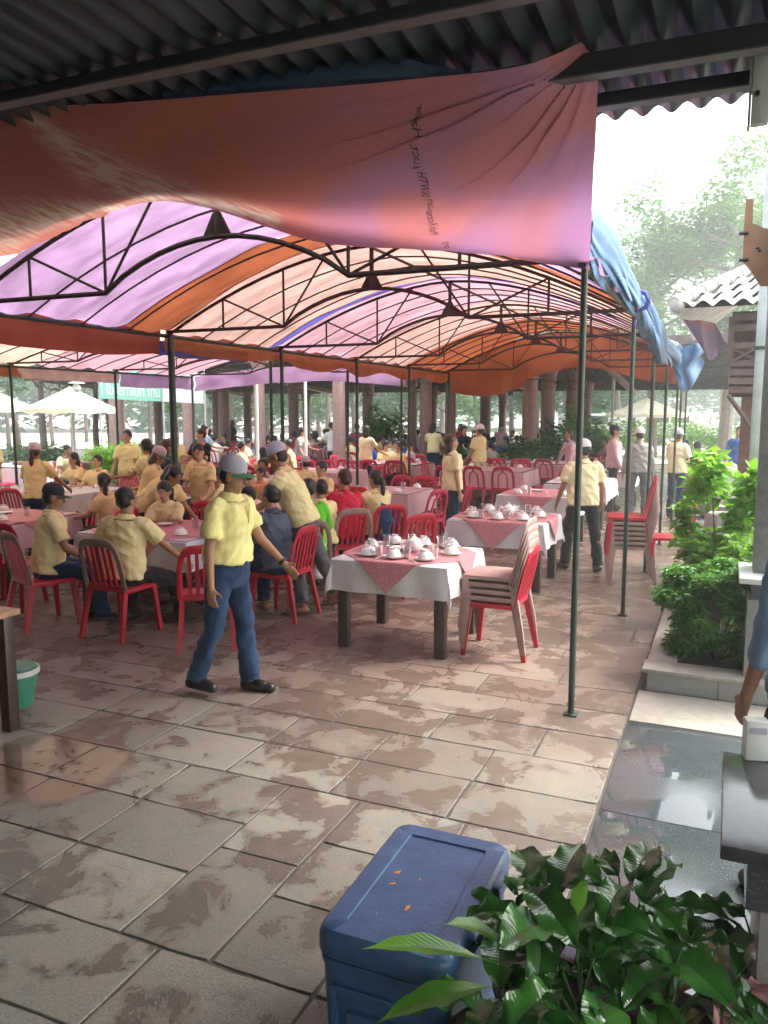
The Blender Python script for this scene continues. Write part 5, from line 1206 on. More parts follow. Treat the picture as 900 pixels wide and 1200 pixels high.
def tree(label, x, y, h, cr, seed, m=L_FAR, trunk_h=None, n=2200, size=.35, group=None, tr=.2, asp=.45, name='tree'):
    rg = random.Random(seed); t = thing(name, label, 'tree', (x, y, -.06), 0, group)
    th = trunk_h or h * .35; b = MB(); lx = rg.uniform(-.5, .5)
    pts = [Vector((lx * k / 5 * .6 + rg.uniform(-.08, .08) * k, rg.uniform(-.08, .08) * k, h * .8 * k / 5)) for k in range(6)]
    b.tube(pts, [tr * (1 - .16 * k) for k in range(6)], 9); cs = []
    for i in range(9):
        a = rg.uniform(0, 6.28); zz = rg.uniform(th, h * .85); q = pts[min(5, int(zz / (h * .8) * 5))]
        rr = cr * rg.uniform(.45, .95) * (1 - .35 * abs(zz - h * .55) / h); e = Vector((q.x + math.cos(a) * rr, q.y + math.sin(a) * rr, zz + rg.uniform(.1, .25) * h * .5))
        b.tube([Vector((q.x, q.y, zz)), q.lerp(e, .5).to_2d().to_3d() + Vector((0, 0, zz + (e.z - zz) * .6)), e], [tr * .35, tr * .22, tr * .08], 6)
        for k in range(3): cs.append((e + Vector((rg.uniform(-.4, .4), rg.uniform(-.4, .4), rg.uniform(-.3, .4))) * cr * .6, (cr * rg.uniform(.18, .34), cr * rg.uniform(.18, .34), cr * rg.uniform(.13, .26))))
    for k in range(6): cs.append((Vector((pts[4].x + rg.uniform(-.5, .5) * cr, rg.uniform(-.5, .5) * cr, h * rg.uniform(.75, .98))), (cr * .3, cr * .3, cr * .22)))
    b.build('trunk', BARK, t); f = MB(); leaf_cloud(f, rg, cs, n, size, asp=asp); f.build('crown', m, t, smooth=False)
    return t
# big pale trees seen past the roof edge
for i, (px, dd, h, cr, m, lb) in enumerate([(765, 34, 9.5, 3.8, L_FAR, 'tall feathery tree above the tiled hut roof'), (850, 30, 11.5, 3.6, L_FAR, 'tall tree rising behind the hut with its wooden board'), (725, 44, 8.5, 4.0, L_FAR2, 'hazy tree beyond the blue twisted sheet'),
        (905, 40, 14, 5, L_FAR2, 'high hazy tree behind the tall one by the hut'), (800, 52, 14, 6, L_FAR2, 'hazy far tree between the two tall ones'), (690, 55, 8, 5, L_FAR, 'rounded tree behind the slatted pavilion roof')]):
    p = atD(px, dd); tree(lb, p.x, p.y, h, cr, 100 + i, m, n=11000, size=.27, tr=.26, group='tall trees behind the hut')
for i, px in enumerate((20, 50, 84, 112, 145, 175, 205, 60, 100, 8, 130)):
    dd = (33, 26, 38, 30, 36, 41, 34, 45, 50, 40, 28)[i]; p = atD(px, dd)
    tree(['slender', 'crooked', 'thin', 'dark-trunked', 'straggly', 'young', 'leaning', 'far slim', 'far wispy', 'bushy', 'shaded'][i] + ' casuarina tree ' + ['at the edge of the tent opening', 'behind the old person in green cap', 'behind the cream parasol', 'beside the parasol rim', 'below the green banner', 'below the banner middle', 'by the white banner', 'on the sand past the parasol', 'on the sand past the banner', 'beyond the far parasol', 'just in front of the green banner'][i],
         p.x, p.y, 7.5 + (i % 3), 2.3, 200 + i, L_FAR2, trunk_h=2.6, n=1500, size=.34, tr=.13, group='casuarina trees on the sand', asp=.2)
for i in range(22):
    px = 240 + i * 24 + (i % 3) * 7; dd = 44 + (i * 37 % 17); p = atD(px, dd)
    tree('pale leafy tree seen through the pavilion ' + ['beyond the dark column by the banner', 'between the first columns', 'past the thin far column', 'behind the pale pole', 'beyond the pink column', 'behind the two posts', 'in the gap by the pinkish column', 'behind the brown column', 'in the gap past the paired posts', 'over the green bush', 'by the slim column', 'past the reddish column', 'behind the woman in polo', 'under the orange cloth', 'behind the blue-shirted diner', 'past the thin dark column', 'beside the stout column', 'behind the second stout column', 'by the foremost pole', 'beyond the man in white cap', 'behind the tent poles', 'above the striped parasol'][i], p.x, p.y, 6 + i % 4, 3.2, 300 + i, (L_FAR, L_FAR2)[i % 2], trunk_h=1.6, n=1500, size=.5, tr=.2, group='trees beyond the pavilion')
# a far-off wood that closes the view
rg = random.Random(5); f = MB(); cs = []
for k in range(120):
    p = atD(-500 + k * 15, 78 + rg.uniform(-6, 14)); cs.append((p + Vector((0, 0, rg.uniform(1, 7))), (5, 5, 3.4)))
leaf_cloud(f, rg, cs, 26000, 1.3); f.build('distant_wood', L_FAR2, smooth=False, kind='stuff')
def hedge(label, x0, y0, x1, y1, w, h, m, seed, n=3500, size=.09, name='hedge', z0=0):
    rg = random.Random(seed); t = thing(name, label, 'hedge' if name == 'hedge' else 'plant', ((x0 + x1) / 2, (y0 + y1) / 2, z0)); cs = []
    L_ = math.hypot(x1 - x0, y1 - y0); k = max(2, int(L_ / (h * .5)))
    for i in range(k + 1):
        q = i / k - .5; c = Vector(((x1 - x0) * q, (y1 - y0) * q, h * .5)); 
        for j in range(2): cs.append((c + Vector((rg.uniform(-.1, .1), rg.uniform(-.1, .1), rg.uniform(-.1, .15) * h)), (w * .6 * rg.uniform(.8, 1.2), w * .6, h * .5 * rg.uniform(.8, 1.15))))
    f = MB(); leaf_cloud(f, rg, cs, n, size); f.build('foliage', m, t, smooth=False)
    b = MB()
    for i in range(k + 1):
        q = i / k - .5; b.tube([((x1 - x0) * q, (y1 - y0) * q, 0), ((x1 - x0) * q + .05, (y1 - y0) * q, h * .7)], [.02, .008], 5)
    b.build('stems', BARK, t)
    return t
p = atD(118, 19); q = atD(160, 20); hedge('bright clipped hedge behind the women at the crowded table', p.x, p.y, q.x, q.y, .9, 1.15, L_BR, 1, 4200, .12)
p = atD(10, 24); q = atD(60, 25); hedge('low hedge behind the old person in green cap', p.x, p.y, q.x, q.y, .8, 1.0, L_MID, 2, 2500, .12)
for i, (px, dd, w, h, m, lb) in enumerate([(452, 25, .8, 2.1, L_BR, 'bright bushy plant by the reddish pavilion column'), (560, 19.6, .9, 1.1, L_MID, 'low leafy plant behind the man in white cap'), (598, 19.2, 1.1, 1.15, L_MID, 'leafy plant in front of the blue-shirted diner'),
        (625, 19.4, .9, 1.3, L_DK, 'dark leafy plant behind the woman with the scarf'), (662, 21, .9, 1.6, L_MID, 'tall leafy plant behind the foremost pole'), (690, 20.5, .8, 1.9, L_BR, 'arching plant beside the foremost pole'), (712, 33, 2.0, 1.6, L_BR, 'bright shrub beyond the tent poles'), (780, 35, 2.6, 1.6, L_BR, 'bright shrub below the beige parasol'), (840, 33, 1.8, 1.5, L_BR, 'shrub by the far chairs near the hut')]):
    p = atD(px, dd); hedge(lb, p.x - w / 2, p.y, p.x + w / 2, p.y + .1, w * .7, h, m, 20 + i, 2200, .16, 'leafy_plant')
# the two planter shrubs
def shrub(label, x, y, z, r, h, m, seed, n, size, asp, extra=None):
    rg = random.Random(seed); t = thing('shrub', label, 'shrub', (x, y, z)); cs = []; b = MB()
    for k in range(46):
        a = rg.uniform(0, 6.28); q = rg.random() ** .4; zz = h * rg.uniform(.12, .92)
        rr = r * (.95 - .55 * (zz / h - .5) ** 2 * 2) * q; c = Vector((math.cos(a) * rr, math.sin(a) * rr * 1.05, zz)); cs.append((c, (r * .24, r * .24, h * .11)))
        if k % 2 == 0: b.tube([Vector((c.x * .15, c.y * .15, 0)), Vector((c.x * .5, c.y * .5, zz * .55)), c], [.012, .008, .004], 5)
    b.build('stems', BARK, t); f = MB(); leaf_cloud(f, rg, cs, n, size, .45, asp); f.build('foliage', m, t, smooth=False)
    return t
shrub('dense ferny green shrub at the front of the planter', .0, 6.34, .12, .44, .72, leaf_mat('ferny_leaf', (.07, .19, .025), .4, .4), 3, 26000, .045, .5)
shrub('taller light green broad-leaved shrub at the back of the planter', -.0, 7.6, .12, .42, 1.5, leaf_mat('yellow_green_leaf', (.17, .34, .045), .5, .4), 4, 3600, .12, .62)
shrub('small light green shrub between the two in the planter', .2, 6.98, .12, .26, .85, L_BR, 6, 2200, .08, .5)

# ------------------------------------------------------------------ parasols
def parasol(label, x, y, r, z, rise, m, valance_=False):
    t = thing('parasol', label, 'parasol', (x, y, 0)); b = MB()
    def f(u, v):
        a = 2 * math.pi * u; k = 8; seg = (a * k / (2 * math.pi)) % 1; rr = v * r * (1 - .05 * math.sin(math.pi * seg))
        return Vector((rr * math.cos(a), rr * math.sin(a), z + rise * (1 - v) ** 1.1 - .04 * math.sin(math.pi * seg) * v))
    b.grid(f, 64, 8)
    b.grid(lambda u, v: f(u, 1) + Vector((0, 0, -.12 * v)), 64, 1)
    b.build('canopy', m, t); MB().tube([(0, 0, 0), (0, 0, z + rise)], .025, 8).build('pole', M_GALV, t)
    for k in range(8):
        a = 2 * math.pi * k / 8; MB().tube([(0, 0, z + rise * .1 - .15), (r * .5 * math.cos(a), r * .5 * math.sin(a), z + rise * .45)], .01, 5).build('strut', M_GALV, t)
        MB().tube([(0, 0, z + rise - .02), (r * math.cos(a) * .99, r * math.sin(a) * .99, z - .01)], .01, 5).build('rib', M_GALV, t)
    b = MB(); b.lathe([(.3, 0), (.3, .06), (.05, .1), (.04, .3)], seg=14); b.build('base', M_GRANLT, t)
M_PAR = mat('cream_parasol_cloth', (.72, .68, .54), .8, trans=.45, tcol=(.8, .74, .55), var=.06)
p = atD(83, 21); parasol('cream square parasol open on its pole near the banner', p.x, p.y, 1.12, 2.02, .55, M_PAR)
p = atD(-8, 23); parasol('second cream parasol half seen at the tent opening', p.x, p.y, 1.1, 2.05, .5, M_PAR)
p = atD(758, 33); parasol('beige and white parasol beyond the men at the tent poles', p.x, p.y, 1.6, 1.80, .65, mat('beige_white_parasol', (.62, .54, .38), .8, trans=.4, col2=(.76, .73, .65), scale=1.4))
# ------------------------------------------------------------------ banner
a_, b_ = atD(117, 19.5), atD(240, 19.8); ax = (b_ - a_).normalized(); Lb = (b_ - a_).length
t = thing('banner', 'green and white cloth banner with white lettering hung at the tent edge', 'banner', (a_.x, a_.y, 0), math.atan2(ax.y, ax.x))
def ban(x0, x1): return lambda u, v: Vector((x0 + (x1 - x0) * u, .03 * math.sin(u * 9 + x0 * 3), 2.12 + .74 * v - .05 * (x0 + (x1 - x0) * u) + .12))
M_BAN = mat('turquoise_banner', (.25, .60, .50), .6, trans=.3, tcol=(.3, .65, .52)); M_BANW = mat('white_banner', (.78, .80, .78), .6, trans=.3)
b = MB(); b.grid(ban(0, Lb * .60), 20, 4); b.build('green_cloth', M_BAN, t)
b = MB(); b.grid(ban(Lb * .601, Lb), 12, 4); b.build('white_cloth', M_BANW, t)
cu = D.curves.new('t', 'FONT'); cu.body = 'I Ibserniun Inu'; cu.size = .42; cu.extrude = .003
o_ = D.objects.new('t', cu); COL.objects.link(o_); dg = bpy.context.evaluated_depsgraph_get(); me = D.meshes.new_from_object(o_.evaluated_get(dg)); D.objects.remove(o_)
wd = max(v.co.x for v in me.vertices)
for v in me.vertices:
    x = v.co.x / wd * Lb * .56 + .03; v.co = Vector((x, -.012 - v.co.z + .03 * math.sin(x / (Lb * .6) * 9), 2.34 + v.co.y * 1.05 - .05 * x))
me.materials.clear(); me.materials.append(mat('white_lettering', (.8, .82, .8), .6)); me.name = 'lettering'; obj('lettering', me, t)
for x in (0, Lb * .6, Lb):
    MB().tube([(x, .02, -.06), (x, .02, 3.0)], .02, 8).build('pole', M_GALV, t)
# round white lamp hanging at the tent edge
p = atD(91, 17); t = thing('globe_lamp', 'small round white globe lamp hanging above the cream parasol', 'lamp', (p.x, p.y, 0)); zz = zpx(452, 17)
MB().lathe([(.01, .1), (.16, .06), (.17, .05), (.02, .04)], (0, 0, zz)).build('shade', M_BANW, t); MB().ell((0, 0, zz - .05), (.09, .09, .09)).build('globe', M_BANW, t); MB().tube([(0, 0, zz + .1), (0, 0, zz + .9)], .006, 5).build('cord', M_BEAM, t)
p = atD(718, 24); q = atD(720, 24); t = thing('utility_pole', 'thin white pole standing beyond the tent poles', 'pole', (p.x, p.y, -.06)); MB().tube([(0, 0, 0), (0, 0, 3.2)], .05, 8).build('shaft', M_BANW, t)
for px, dd, zt, lb in ((358 - 0, 19, 2.75, 'pale thin pole behind the crowded table'), (301, 18.5, 2.8, 'pale pole beside the pinkish pavilion column')):
    p = atD(px, dd); t = thing('pale_pole', lb, 'pole', (p.x, p.y, 0)); MB().tube([(0, 0, 0), (0, 0, zt)], .035, 8).build('shaft', M_BANW, t)
p = atD(846, 33); t = thing('palm_stem', 'pale bare tree stem beyond the beige parasol', 'tree', (p.x, p.y, -.06)); MB().tube([(0, 0, 0), (.05, 0, 1.5), (0, 0, 3.5), (.2, 0, 6)], [.16, .13, .11, .08], 9).build('trunk', mat('pale_bark', (.4, .34, .26), .8, bump=.4), t)
# parked white vehicle far off
def vehicle(label, px, dd, rz, m):
    p = atD(px, dd); t = thing('parked_van', label, 'van', (p.x, p.y, -.06), rz); b = MB(); b.box((0, 0, .75), (4.4, 1.75, .8), bev=.12); b.box((-.25, 0, 1.45), (3.3, 1.6, .75), bev=.2); b.build('body', m, t)
    for sx in (-1.4, 1.4):
        for sy in (-.8, .8): MB().lathe([(.1, -.1), (.32, -.1), (.34, 0), (.32, .1), (.1, .1)], (sx, sy, .34), 18, Matrix.Rotation(R(90), 3, 'X')).build('wheel', SOLE, t)
    for sy in (-1, 1):
        for x0 in (-1.3, -.2): b = MB(); b.box((x0, sy * .802, 1.5), (.95, .02, .42), bev=.005); b.build('window', mat('dark_glass', (.03, .04, .05), .05), t)
    b = MB(); b.box((1.42, 0, 1.42), (.03, 1.3, .45), Euler((0, R(-15), 0))); b.build('windscreen', MATS['dark_glass'], t)
    for sy in (-.6, .6): MB().ell((2.19, sy, .85), (.04, .16, .09)).build('headlight', M_BANW, t)
vehicle('white van parked beyond the tent poles', 700, 42, R(30), M_BANW); vehicle('pale parked van beyond the twisted blue sheet', 800, 46, R(10), M_BANW)

# ================================================================== HUT WITH TILED ROOF
M_TERR = mat('weathered_pale_roof_tile', (.36, .345, .32), .75, var=.3, scale=5, rand=.2); M_LAT = mat('mauve_brown_lattice', (.15, .095, .09), .6, var=.25, scale=8)
hp_ = atY(790, 358, 9.6); hx0 = hp_.x; hy0 = 9.6; ez = hp_.z
t = thing('tiled_hut', 'wooden hut with pale wavy tiled roof and brown lattice under the eaves', 'hut', (0, 0, 0))
rise = math.tan(R(24)); bm_ = MB(); k = 9
bm_.grid(lambda u, v: Vector(((u - .5) * .21, -.02 + .30 * v, .035 * math.cos((u - .5) * math.pi * 1.9) ** 1 + .016 * (1 - v))), 8, 1)
tile_me = bm_.mesh('roof_tile', M_TERR, False)
HIPX = 0.7
for r_ in range(9):
    y = hy0 + .26 * r_; z = ez + .26 * r_ * rise
    xs = hx0 + .1 + r_ * .26 * HIPX
    for c_ in range(14):
        x = xs + c_ * .2
        if x > 3.6: break
        obj('roof_tile', tile_me, t, (x, y, z + random.uniform(-.004, .004)), (math.atan(rise), 0, random.uniform(-.02, .02)))
bm2 = MB()
for q in range(13):
    a = Vector((hx0, hy0, ez + .02)).lerp(Vector((hx0 + 2.34 * HIPX, hy0 + 2.34, ez + 2.34 * rise + .02)), q / 13); c2 = Vector((hx0, hy0, ez + .02)).lerp(Vector((hx0 + 2.34 * HIPX, hy0 + 2.34, ez + 2.34 * rise + .02)), (q + 1.12) / 13)
    MB().tube([a, c2], [.085, .075], 10).build('ridge_tile', M_TERR, t)
MB().ell((hx0 + .03, hy0 + .02, ez + .0), (.085, .085, .085)).build('ridge_end', M_TERR, t)
b = MB(); b.add([(hx0 + .05, hy0 + .04, ez - .03), (3.8, hy0 + .04, ez - .03), (3.8, hy0 + 2.4, ez + 2.34 * rise - .03), (hx0 + 2.3 * HIPX, hy0 + 2.4, ez + 2.34 * rise - .03)], [(0, 1, 2, 3)]); b.build('roof_boarding', M_BROWN, t)
b = MB(); b.add([(hx0 + .02, hy0 + .04, ez - .02), (hx0 + 2.3 * HIPX, hy0 + 2.4, ez + 2.34 * rise - .03), (hx0 + .02, hy0 + 4.7, ez - .02)], [(0, 1, 2)]); b.build('roof_side', M_TERR, t)
lx0 = hx0 + .60; ly = hy0 + .55
for z_ in (-.10, -.22, -.42, -.62, -.72, -.82, -.92):
    b = MB(); b.box((lx0 + 1.2, ly, ez + z_), (2.4, .05, .07)); b.build('rail', M_LAT, t)
for k_ in range(9):
    x = lx0 + .3 * k_
    b = MB(); b.box((x, ly + .01, ez - .34), (.07, .045, .5)); b.build('stud', M_LAT, t)
    if k_ < 8:
        for sg in (-1, 1): b = MB(); b.box((x + .15, ly - .02 + .02 * sg, ez - .52), (.33, .02, .03), Euler((0, sg * R(32), 0))); b.build('lattice_strip', M_LAT, t)
b = MB(); b.box((lx0 + 1.2, ly + .35, ez - .5), (2.4, .04, 1.0)); b.build('inner_board', M_BROWN, t)
for z_ in range(7):
    b = MB(); b.box((lx0 + 1.35 + z_ * .05, ly + .2, ez - 1.05 - .075 * z_), (2.1 - .1 * z_, .5, .03)); b.build('louvre', M_BROWN, t)
b = MB(); b.tube([(lx0 - .0, ly, ez - .98), (lx0 + .45, ly, ez - 1.62)], .03, 6); b.build('brace', M_LAT, t)
pc = atD(876, 11.4); b = MB(); b.box((pc.x, pc.y, (ez - .4) / 2), (.17, .17, ez - .4)); b.build('post', M_COLM, t)
# red and blue sheet hung at the hut corner
c0 = Vector((hx0 + .08, hy0 + .3, ez - .12)); t = thing('hut_sheet', 'red and blue sheet folded under the corner of the tiled hut roof', 'tarpaulin', (0, 0, 0)); b = MB()
b.grid(lambda u, v: c0 + Vector((.34 * u * (1 - .3 * v) + .24 * v, .06 * math.sin(u * 8 + v * 3), -.05 * u - (.36 + .10 * math.sin(u * 5)) * v)), 16, 12)
b.build('sheet', mat('red_blue_sheet', (.12, .14, .25), .6, col2=(.42, .15, .08), scale=1.6, trans=.3), t)

# ================================================================== GRANITE PIERS, POLES, COUNTER
t = thing('granite_pier', 'grey granite pier with white cap and dark band beside the shrubs', 'pier', (0, 0, 0))
px0 = .155; py0 = 5.72; zc = zpx(665, 5.55)
b = MB(); b.box((px0 + .3, py0 + .32, (zc - .16) / 2), (.56, .5, zc - .16), bev=.004); b.build('shaft', M_GRANLT, t)
b = MB(); b.box((px0 + .3, py0 + .32, zc - .10), (.52, .46, .12)); b.build('dark_band', M_GRAN, t)
b = MB(); b.box((px0 + .29, py0 + .30, zc - .02), (.66, .62, .04), bev=.006); b.build('cap', mat('white_marble', (.7, .7, .68), .25), t)
b = MB(); ucx = atY(883, 660, py0 + .2).x + .15; b.box((ucx, py0 + .35, (zc + 3.5) / 2), (.30, .3, 3.5 - zc), bev=.004); b.build('upper_column', mat('dark_grey_stone', (.16, .17, .16), .6, var=.25, scale=20, bump=.2), t)  # upper column in a darker grey stone
t = thing('steel_post', 'pale square steel post standing on a low granite block behind the pier', 'post', (0, 0, 0)); pp = atD(888, 7.6)
zb = zpx(601, 7.6)
b = MB(); b.box((pp.x, pp.y, (zb + 4.2) / 2), (.10, .10, 4.2 - zb), bev=.008); b.build('shaft', M_GALV, t)
b = MB(); b.box((pp.x, pp.y, zb + .0), (.17, .17, .02)); b.build('foot_plate', M_GALV, t)
b = MB(); b.box((pp.x, pp.y, zpx(408, 7.6)), (.14, .14, .03)); b.build('clamp', M_STEEL, t)
t = thing('granite_block', 'low dark-topped granite block under the pale steel post', 'block', (0, 0, 0))
b = MB(); b.box((pp.x + .08, pp.y, (zb - .14) / 2), (.5, .5, zb - .14)); b.build('shaft', M_GRANLT, t); b = MB(); b.box((pp.x + .08, pp.y, zb - .075), (.56, .56, .125)); b.build('dark_cap', M_GRAN, t)
# plywood board fixed to the post
pb = lambda x, y: atY(x, y, 6.15)
outl = [(874, 233), (883, 233), (882, 262), (890, 265), (898, 268), (912, 264), (930, 262), (945, 300), (930, 335), (891, 335), (880, 318), (870, 306)]
t = thing('plywood_board', 'plain brown plywood board with a tab, fixed up on the post', 'board', (0, 0, 0)); b = MB(); P = [pb(*q) for q in outl]; n_ = len(P); off = Vector((0, .02, 0))
b.add(P + [q + off for q in P], [tuple(range(n_)), tuple(range(2 * n_ - 1, n_ - 1, -1))] + [(i, i + n_, (i + 1) % n_ + n_, (i + 1) % n_) for i in range(n_)]); b.build('panel', mat('brown_plywood', (.36, .19, .10), .6, var=.15, scale=7), t, smooth=False)
for q in ((866, 274), (866, 305)): c = pb(*q); MB().tube([c, c + Vector((.06, 0, 0))], .012, 6).build('bolt', SOLE, t)
for q in ((888, 291), (890, 294)): c = pb(*q); MB().ell(c - Vector((0, .004, 0)), (.012, .004, .008)).build('screw', SOLE, t)
MB().tube([pb(903, 330) + Vector((0, .05, 0)), pb(903, 500) + Vector((0, .05, 0)) * 1], .02, 6).build('hanger_rod', M_GALV, t)
# counter
cz = .86; c0 = gz(843, 990, cz); c1 = gz(848, 880, cz)
cx_, cy0, cy1 = (c0.x + c1.x) / 2, c0.y, c1.y
M_CTOP = mat('polished_dark_counter', (.055, .06, .062), .16, var=.3, scale=30, spec=.6)
t = thing('stone_counter', 'dark polished stone counter with narrow base at the edge of the wet slab', 'counter', (0, 0, 0))
b = MB(); b.box((cx_ + .55, (cy0 + cy1) / 2, cz - .02), (1.1, cy1 - cy0, .04), bev=.004); b.build('counter_top', M_CTOP, t)
b = MB(); b.box((cx_ + .62, (cy0 + cy1) / 2 + .02, cz - .13), (1.1, cy1 - cy0 - .16, .18)); b.build('dark_band', M_GRAN, t)
b = MB(); b.box((cx_ + .66, (cy0 + cy1) / 2 + .02, (cz - .22) / 2), (1.1, cy1 - cy0 - .22, cz - .22)); b.build('base', M_GRANLT, t)
cc = gz(884, 888, cz)
t = thing('paper_box', 'white cardboard box held upright on the stone counter', 'box', (cc.x, cc.y, cz), R(15)); b = MB(); b.box((0, 0, .065), (.07, .05, .13), bev=.004); b.build('carton', M_BANW, t); b = MB(); b.box((0, -.0265, .1), (.05, .003, .02)); b.build('label_strip', CAPW, t)
cc = gz(896, 885, cz); t = thing('black_tray', 'black curved tray stood on edge beside the white box', 'tray', (cc.x + .0, cc.y, cz)); 
MB().tube([(0, .0, .0), (-.005, 0, .08), (.005, 0, .15), (.03, 0, .19), (.07, 0, .21)], .012, 8).build('rim', SOLE, t); b = MB(); b.box((.07, .02, .1), (.12, .01, .18)); b.build('tray_plate', SOLE, t)
# ================================================================== WOODEN TABLE AND BUCKET
t = thing('side_table', 'dark wooden table with pale top standing at the edge of the wet floor', 'table', (0, 0, 0)); 
lg = gz(13, 855); M_TT = mat('scuffed_pale_wood', (.36, .22, .13), .5, var=.3, scale=14, bump=.1)
for xx, yy_ in ((0, 0), (-1.1, 0), (0, -.62), (-1.1, -.62)):
    b = MB(); b.box((lg.x + xx, lg.y + yy_, .36), (.075, .075, .72), bev=.004); b.build('leg', M_DARKWOOD, t)
b = MB(); b.box((lg.x - .60, lg.y - .30, .74), (1.3, .76, .035), bev=.004); b.build('table_top', M_TT, t)
for yy_ in (0, -.62): b = MB(); b.box((lg.x - .55, lg.y + yy_, .66), (1.02, .025, .1)); b.build('apron', M_DARKWOOD, t)
b = MB(); b.box((lg.x, lg.y - .31, .66), (.025, .54, .1)); b.build('apron', M_DARKWOOD, t)
q = gz(10, 838); t = thing('waste_bucket', 'green plastic bucket with white rim behind the wooden table leg', 'bucket', (q.x - .10, q.y + .16, 0))
MB().lathe([(.10, 0), (.145, .25), (.14, .25), (.10, .01), (0, .01)], seg=22, cap=False).build('pail', mat('green_plastic', (.05, .22, .15), .4), t); MB().lathe([(.146, .22), (.152, .22), (.152, .255), (.14, .255)], seg=22, cap=False).build('rim', M_BANW, t); MB().lathe([(.135, .26), (.12, .275), (.02, .285)], seg=22).build('lid', MATS['green_plastic'], t)
# stone bench/shelf on the far side, teal crate and covered chairs by the hut
p = atD(58, 17.5); t = thing('brown_bench', 'long brown bench behind the woman in the pink cap', 'bench', (p.x, p.y, 0), R(20)); b = MB(); b.box((0, 0, .8), (1.7, .3, .06)); b.build('seat', M_BROWN, t)
for x in (-.75, .75): b = MB(); b.box((x, 0, .385), (.08, .26, .77)); b.build('leg', M_BROWN, t)
p = atD(838, 13.8); t = thing('teal_crate', 'teal plastic crate on the seat near the hut', 'crate', (p.x, p.y, .62)); 
for s_ in (-1, 1):
    b = MB(); b.box((0, s_ * .17, .15), (.5, .012, .3)); b.build('side', mat('teal_plastic', (.02, .38, .40), .45), t); b = MB(); b.box((s_ * .25, 0, .15), (.012, .33, .3)); b.build('side', MATS['teal_plastic'], t)
b = MB(); b.box((0, 0, .006), (.5, .34, .01)); b.build('bottom', MATS['teal_plastic'], t)
t = thing('stool', 'low brown stool under the teal crate', 'stool', (p.x, p.y, 0)); b = MB(); b.box((0, 0, .60), (.6, .45, .04)); b.build('seat', M_BROWN, t)
for sx in (-.25, .25):
    for sy in (-.18, .18): b = MB(); b.box((sx, sy, .29), (.05, .05, .58)); b.build('leg', M_BROWN, t)
M_COVER = cloth_mat('grey_chair_cover', (.34, .32, .30), .1)
for i, (px, dd, lb) in enumerate(((848, 14.6, 'grey covered chair behind the teal crate'), (868, 12.4, 'grey covered chair in front of the hut post'), (862, 11.5, 'grey covered chair just above the light green shrub'))):
    p = atD(px, dd); t = thing('covered_chair', lb, 'chair', (p.x, p.y, 0), R(30 + 40 * i), 'grey covered chairs'); b = MB()
    b.loft([((0, -.2 + .0 * k, z_), Vector((w_, 0, 0)), Vector((0, d_, 0))) for k, (z_, w_, d_) in enumerate(((0, .27, .10), (.45, .25, .07), (.8, .24, .05), (.98, .20, .04), (1.03, .1, .03)))], 20); b.build('cover_back', M_COVER, t)
    b = MB(); b.box((0, .05, .24), (.5, .46, .47), bev=.03); b.build('cover_skirt', M_COVER, t)

# ================================================================== BLUE COOL BOX
M_COOL = mat('scuffed_blue_plastic', (.028, .078, .175), .36, col2=(.055, .12, .235), scale=13, bump=.15, bscale=70)
cz = .50; A, B_, C_ = gz(366, 1088, cz), gz(478, 966, cz), gz(603, 992, cz)
cxm, cym = (A.x + C_.x) / 2 + .0, (A.y + C_.y) / 2; cw = C_.x - B_.x + .03; cl = B_.y - A.y + .02
t = thing('cool_box', 'blue plastic cool box with closed lid and orange paint scraps on it', 'cool box', (A.x + cw / 2, A.y + cl / 2, 0), R(0))
def rrect(w, d, z, r=.05, k=5):
    P = []
    for cx2, cy2, a0 in ((w / 2 - r, d / 2 - r, 0), (-w / 2 + r, d / 2 - r, 90), (-w / 2 + r, -d / 2 + r, 180), (w / 2 - r, -d / 2 + r, 270)):
        for q in range(k + 1): a = R(a0 + 90 * q / k); P.append(Vector((cx2 + r * math.cos(a), cy2 + r * math.sin(a), z)))
    return P
def rloft(mb_, levels):
    o = len(mb_.v); n = len(levels[0]); V_ = [p for l in levels for p in l]
    F_ = [(i * n + k, i * n + (k + 1) % n, (i + 1) * n + (k + 1) % n, (i + 1) * n + k) for i in range(len(levels) - 1) for k in range(n)]
    F_.append(tuple(range(n - 1, -1, -1))); F_.append(tuple((len(levels) - 1) * n + k for k in range(n))); mb_.add(V_, F_)
b = MB(); rloft(b, [rrect(cw - .05, cl - .05, 0), rrect(cw - .022, cl - .022, .38), rrect(cw - .012, cl - .012, .40), rrect(cw - .012, cl - .012, .415)]); b.build('tub', M_COOL, t)
b = MB(); rloft(b, [rrect(cw - .01, cl - .01, .420, .055), rrect(cw, cl, .43, .055), rrect(cw, cl, .475, .055), rrect(cw - .012, cl - .012, .492, .05), rrect(cw - .03, cl - .03, .50, .045), rrect(cw - .14, cl - .15, .50, .012), rrect(cw - .146, cl - .156, .494, .012)]); b.build('lid', M_COOL, t)
for sy in (-1,):
    b = MB(); b.box((0, -cl / 2 + .015, .25), (cw * .5, .04, .05), bev=.012); b.build('handle_grip', M_COOL, t)
    for x in (-.14, .0, .14): b = MB(); b.box((x, -cl / 2 + .02, .16), (.015, .02, .26), bev=.004); b.build('rib', M_COOL, t)
b = MB(); b.box((-.02, -cl / 2 + .008, .335), (cw * .62, .016, .016), bev=.004); b.build('recess_lip', M_COOL, t)
b = MB(); b.box((-cw / 2 + .06, -cl / 2 + .008, .18), (.02, .014, .30), bev=.004); b.build('rib', M_COOL, t)
M_SCUF = mat('pale_scuff', (.30, .36, .44), .7)
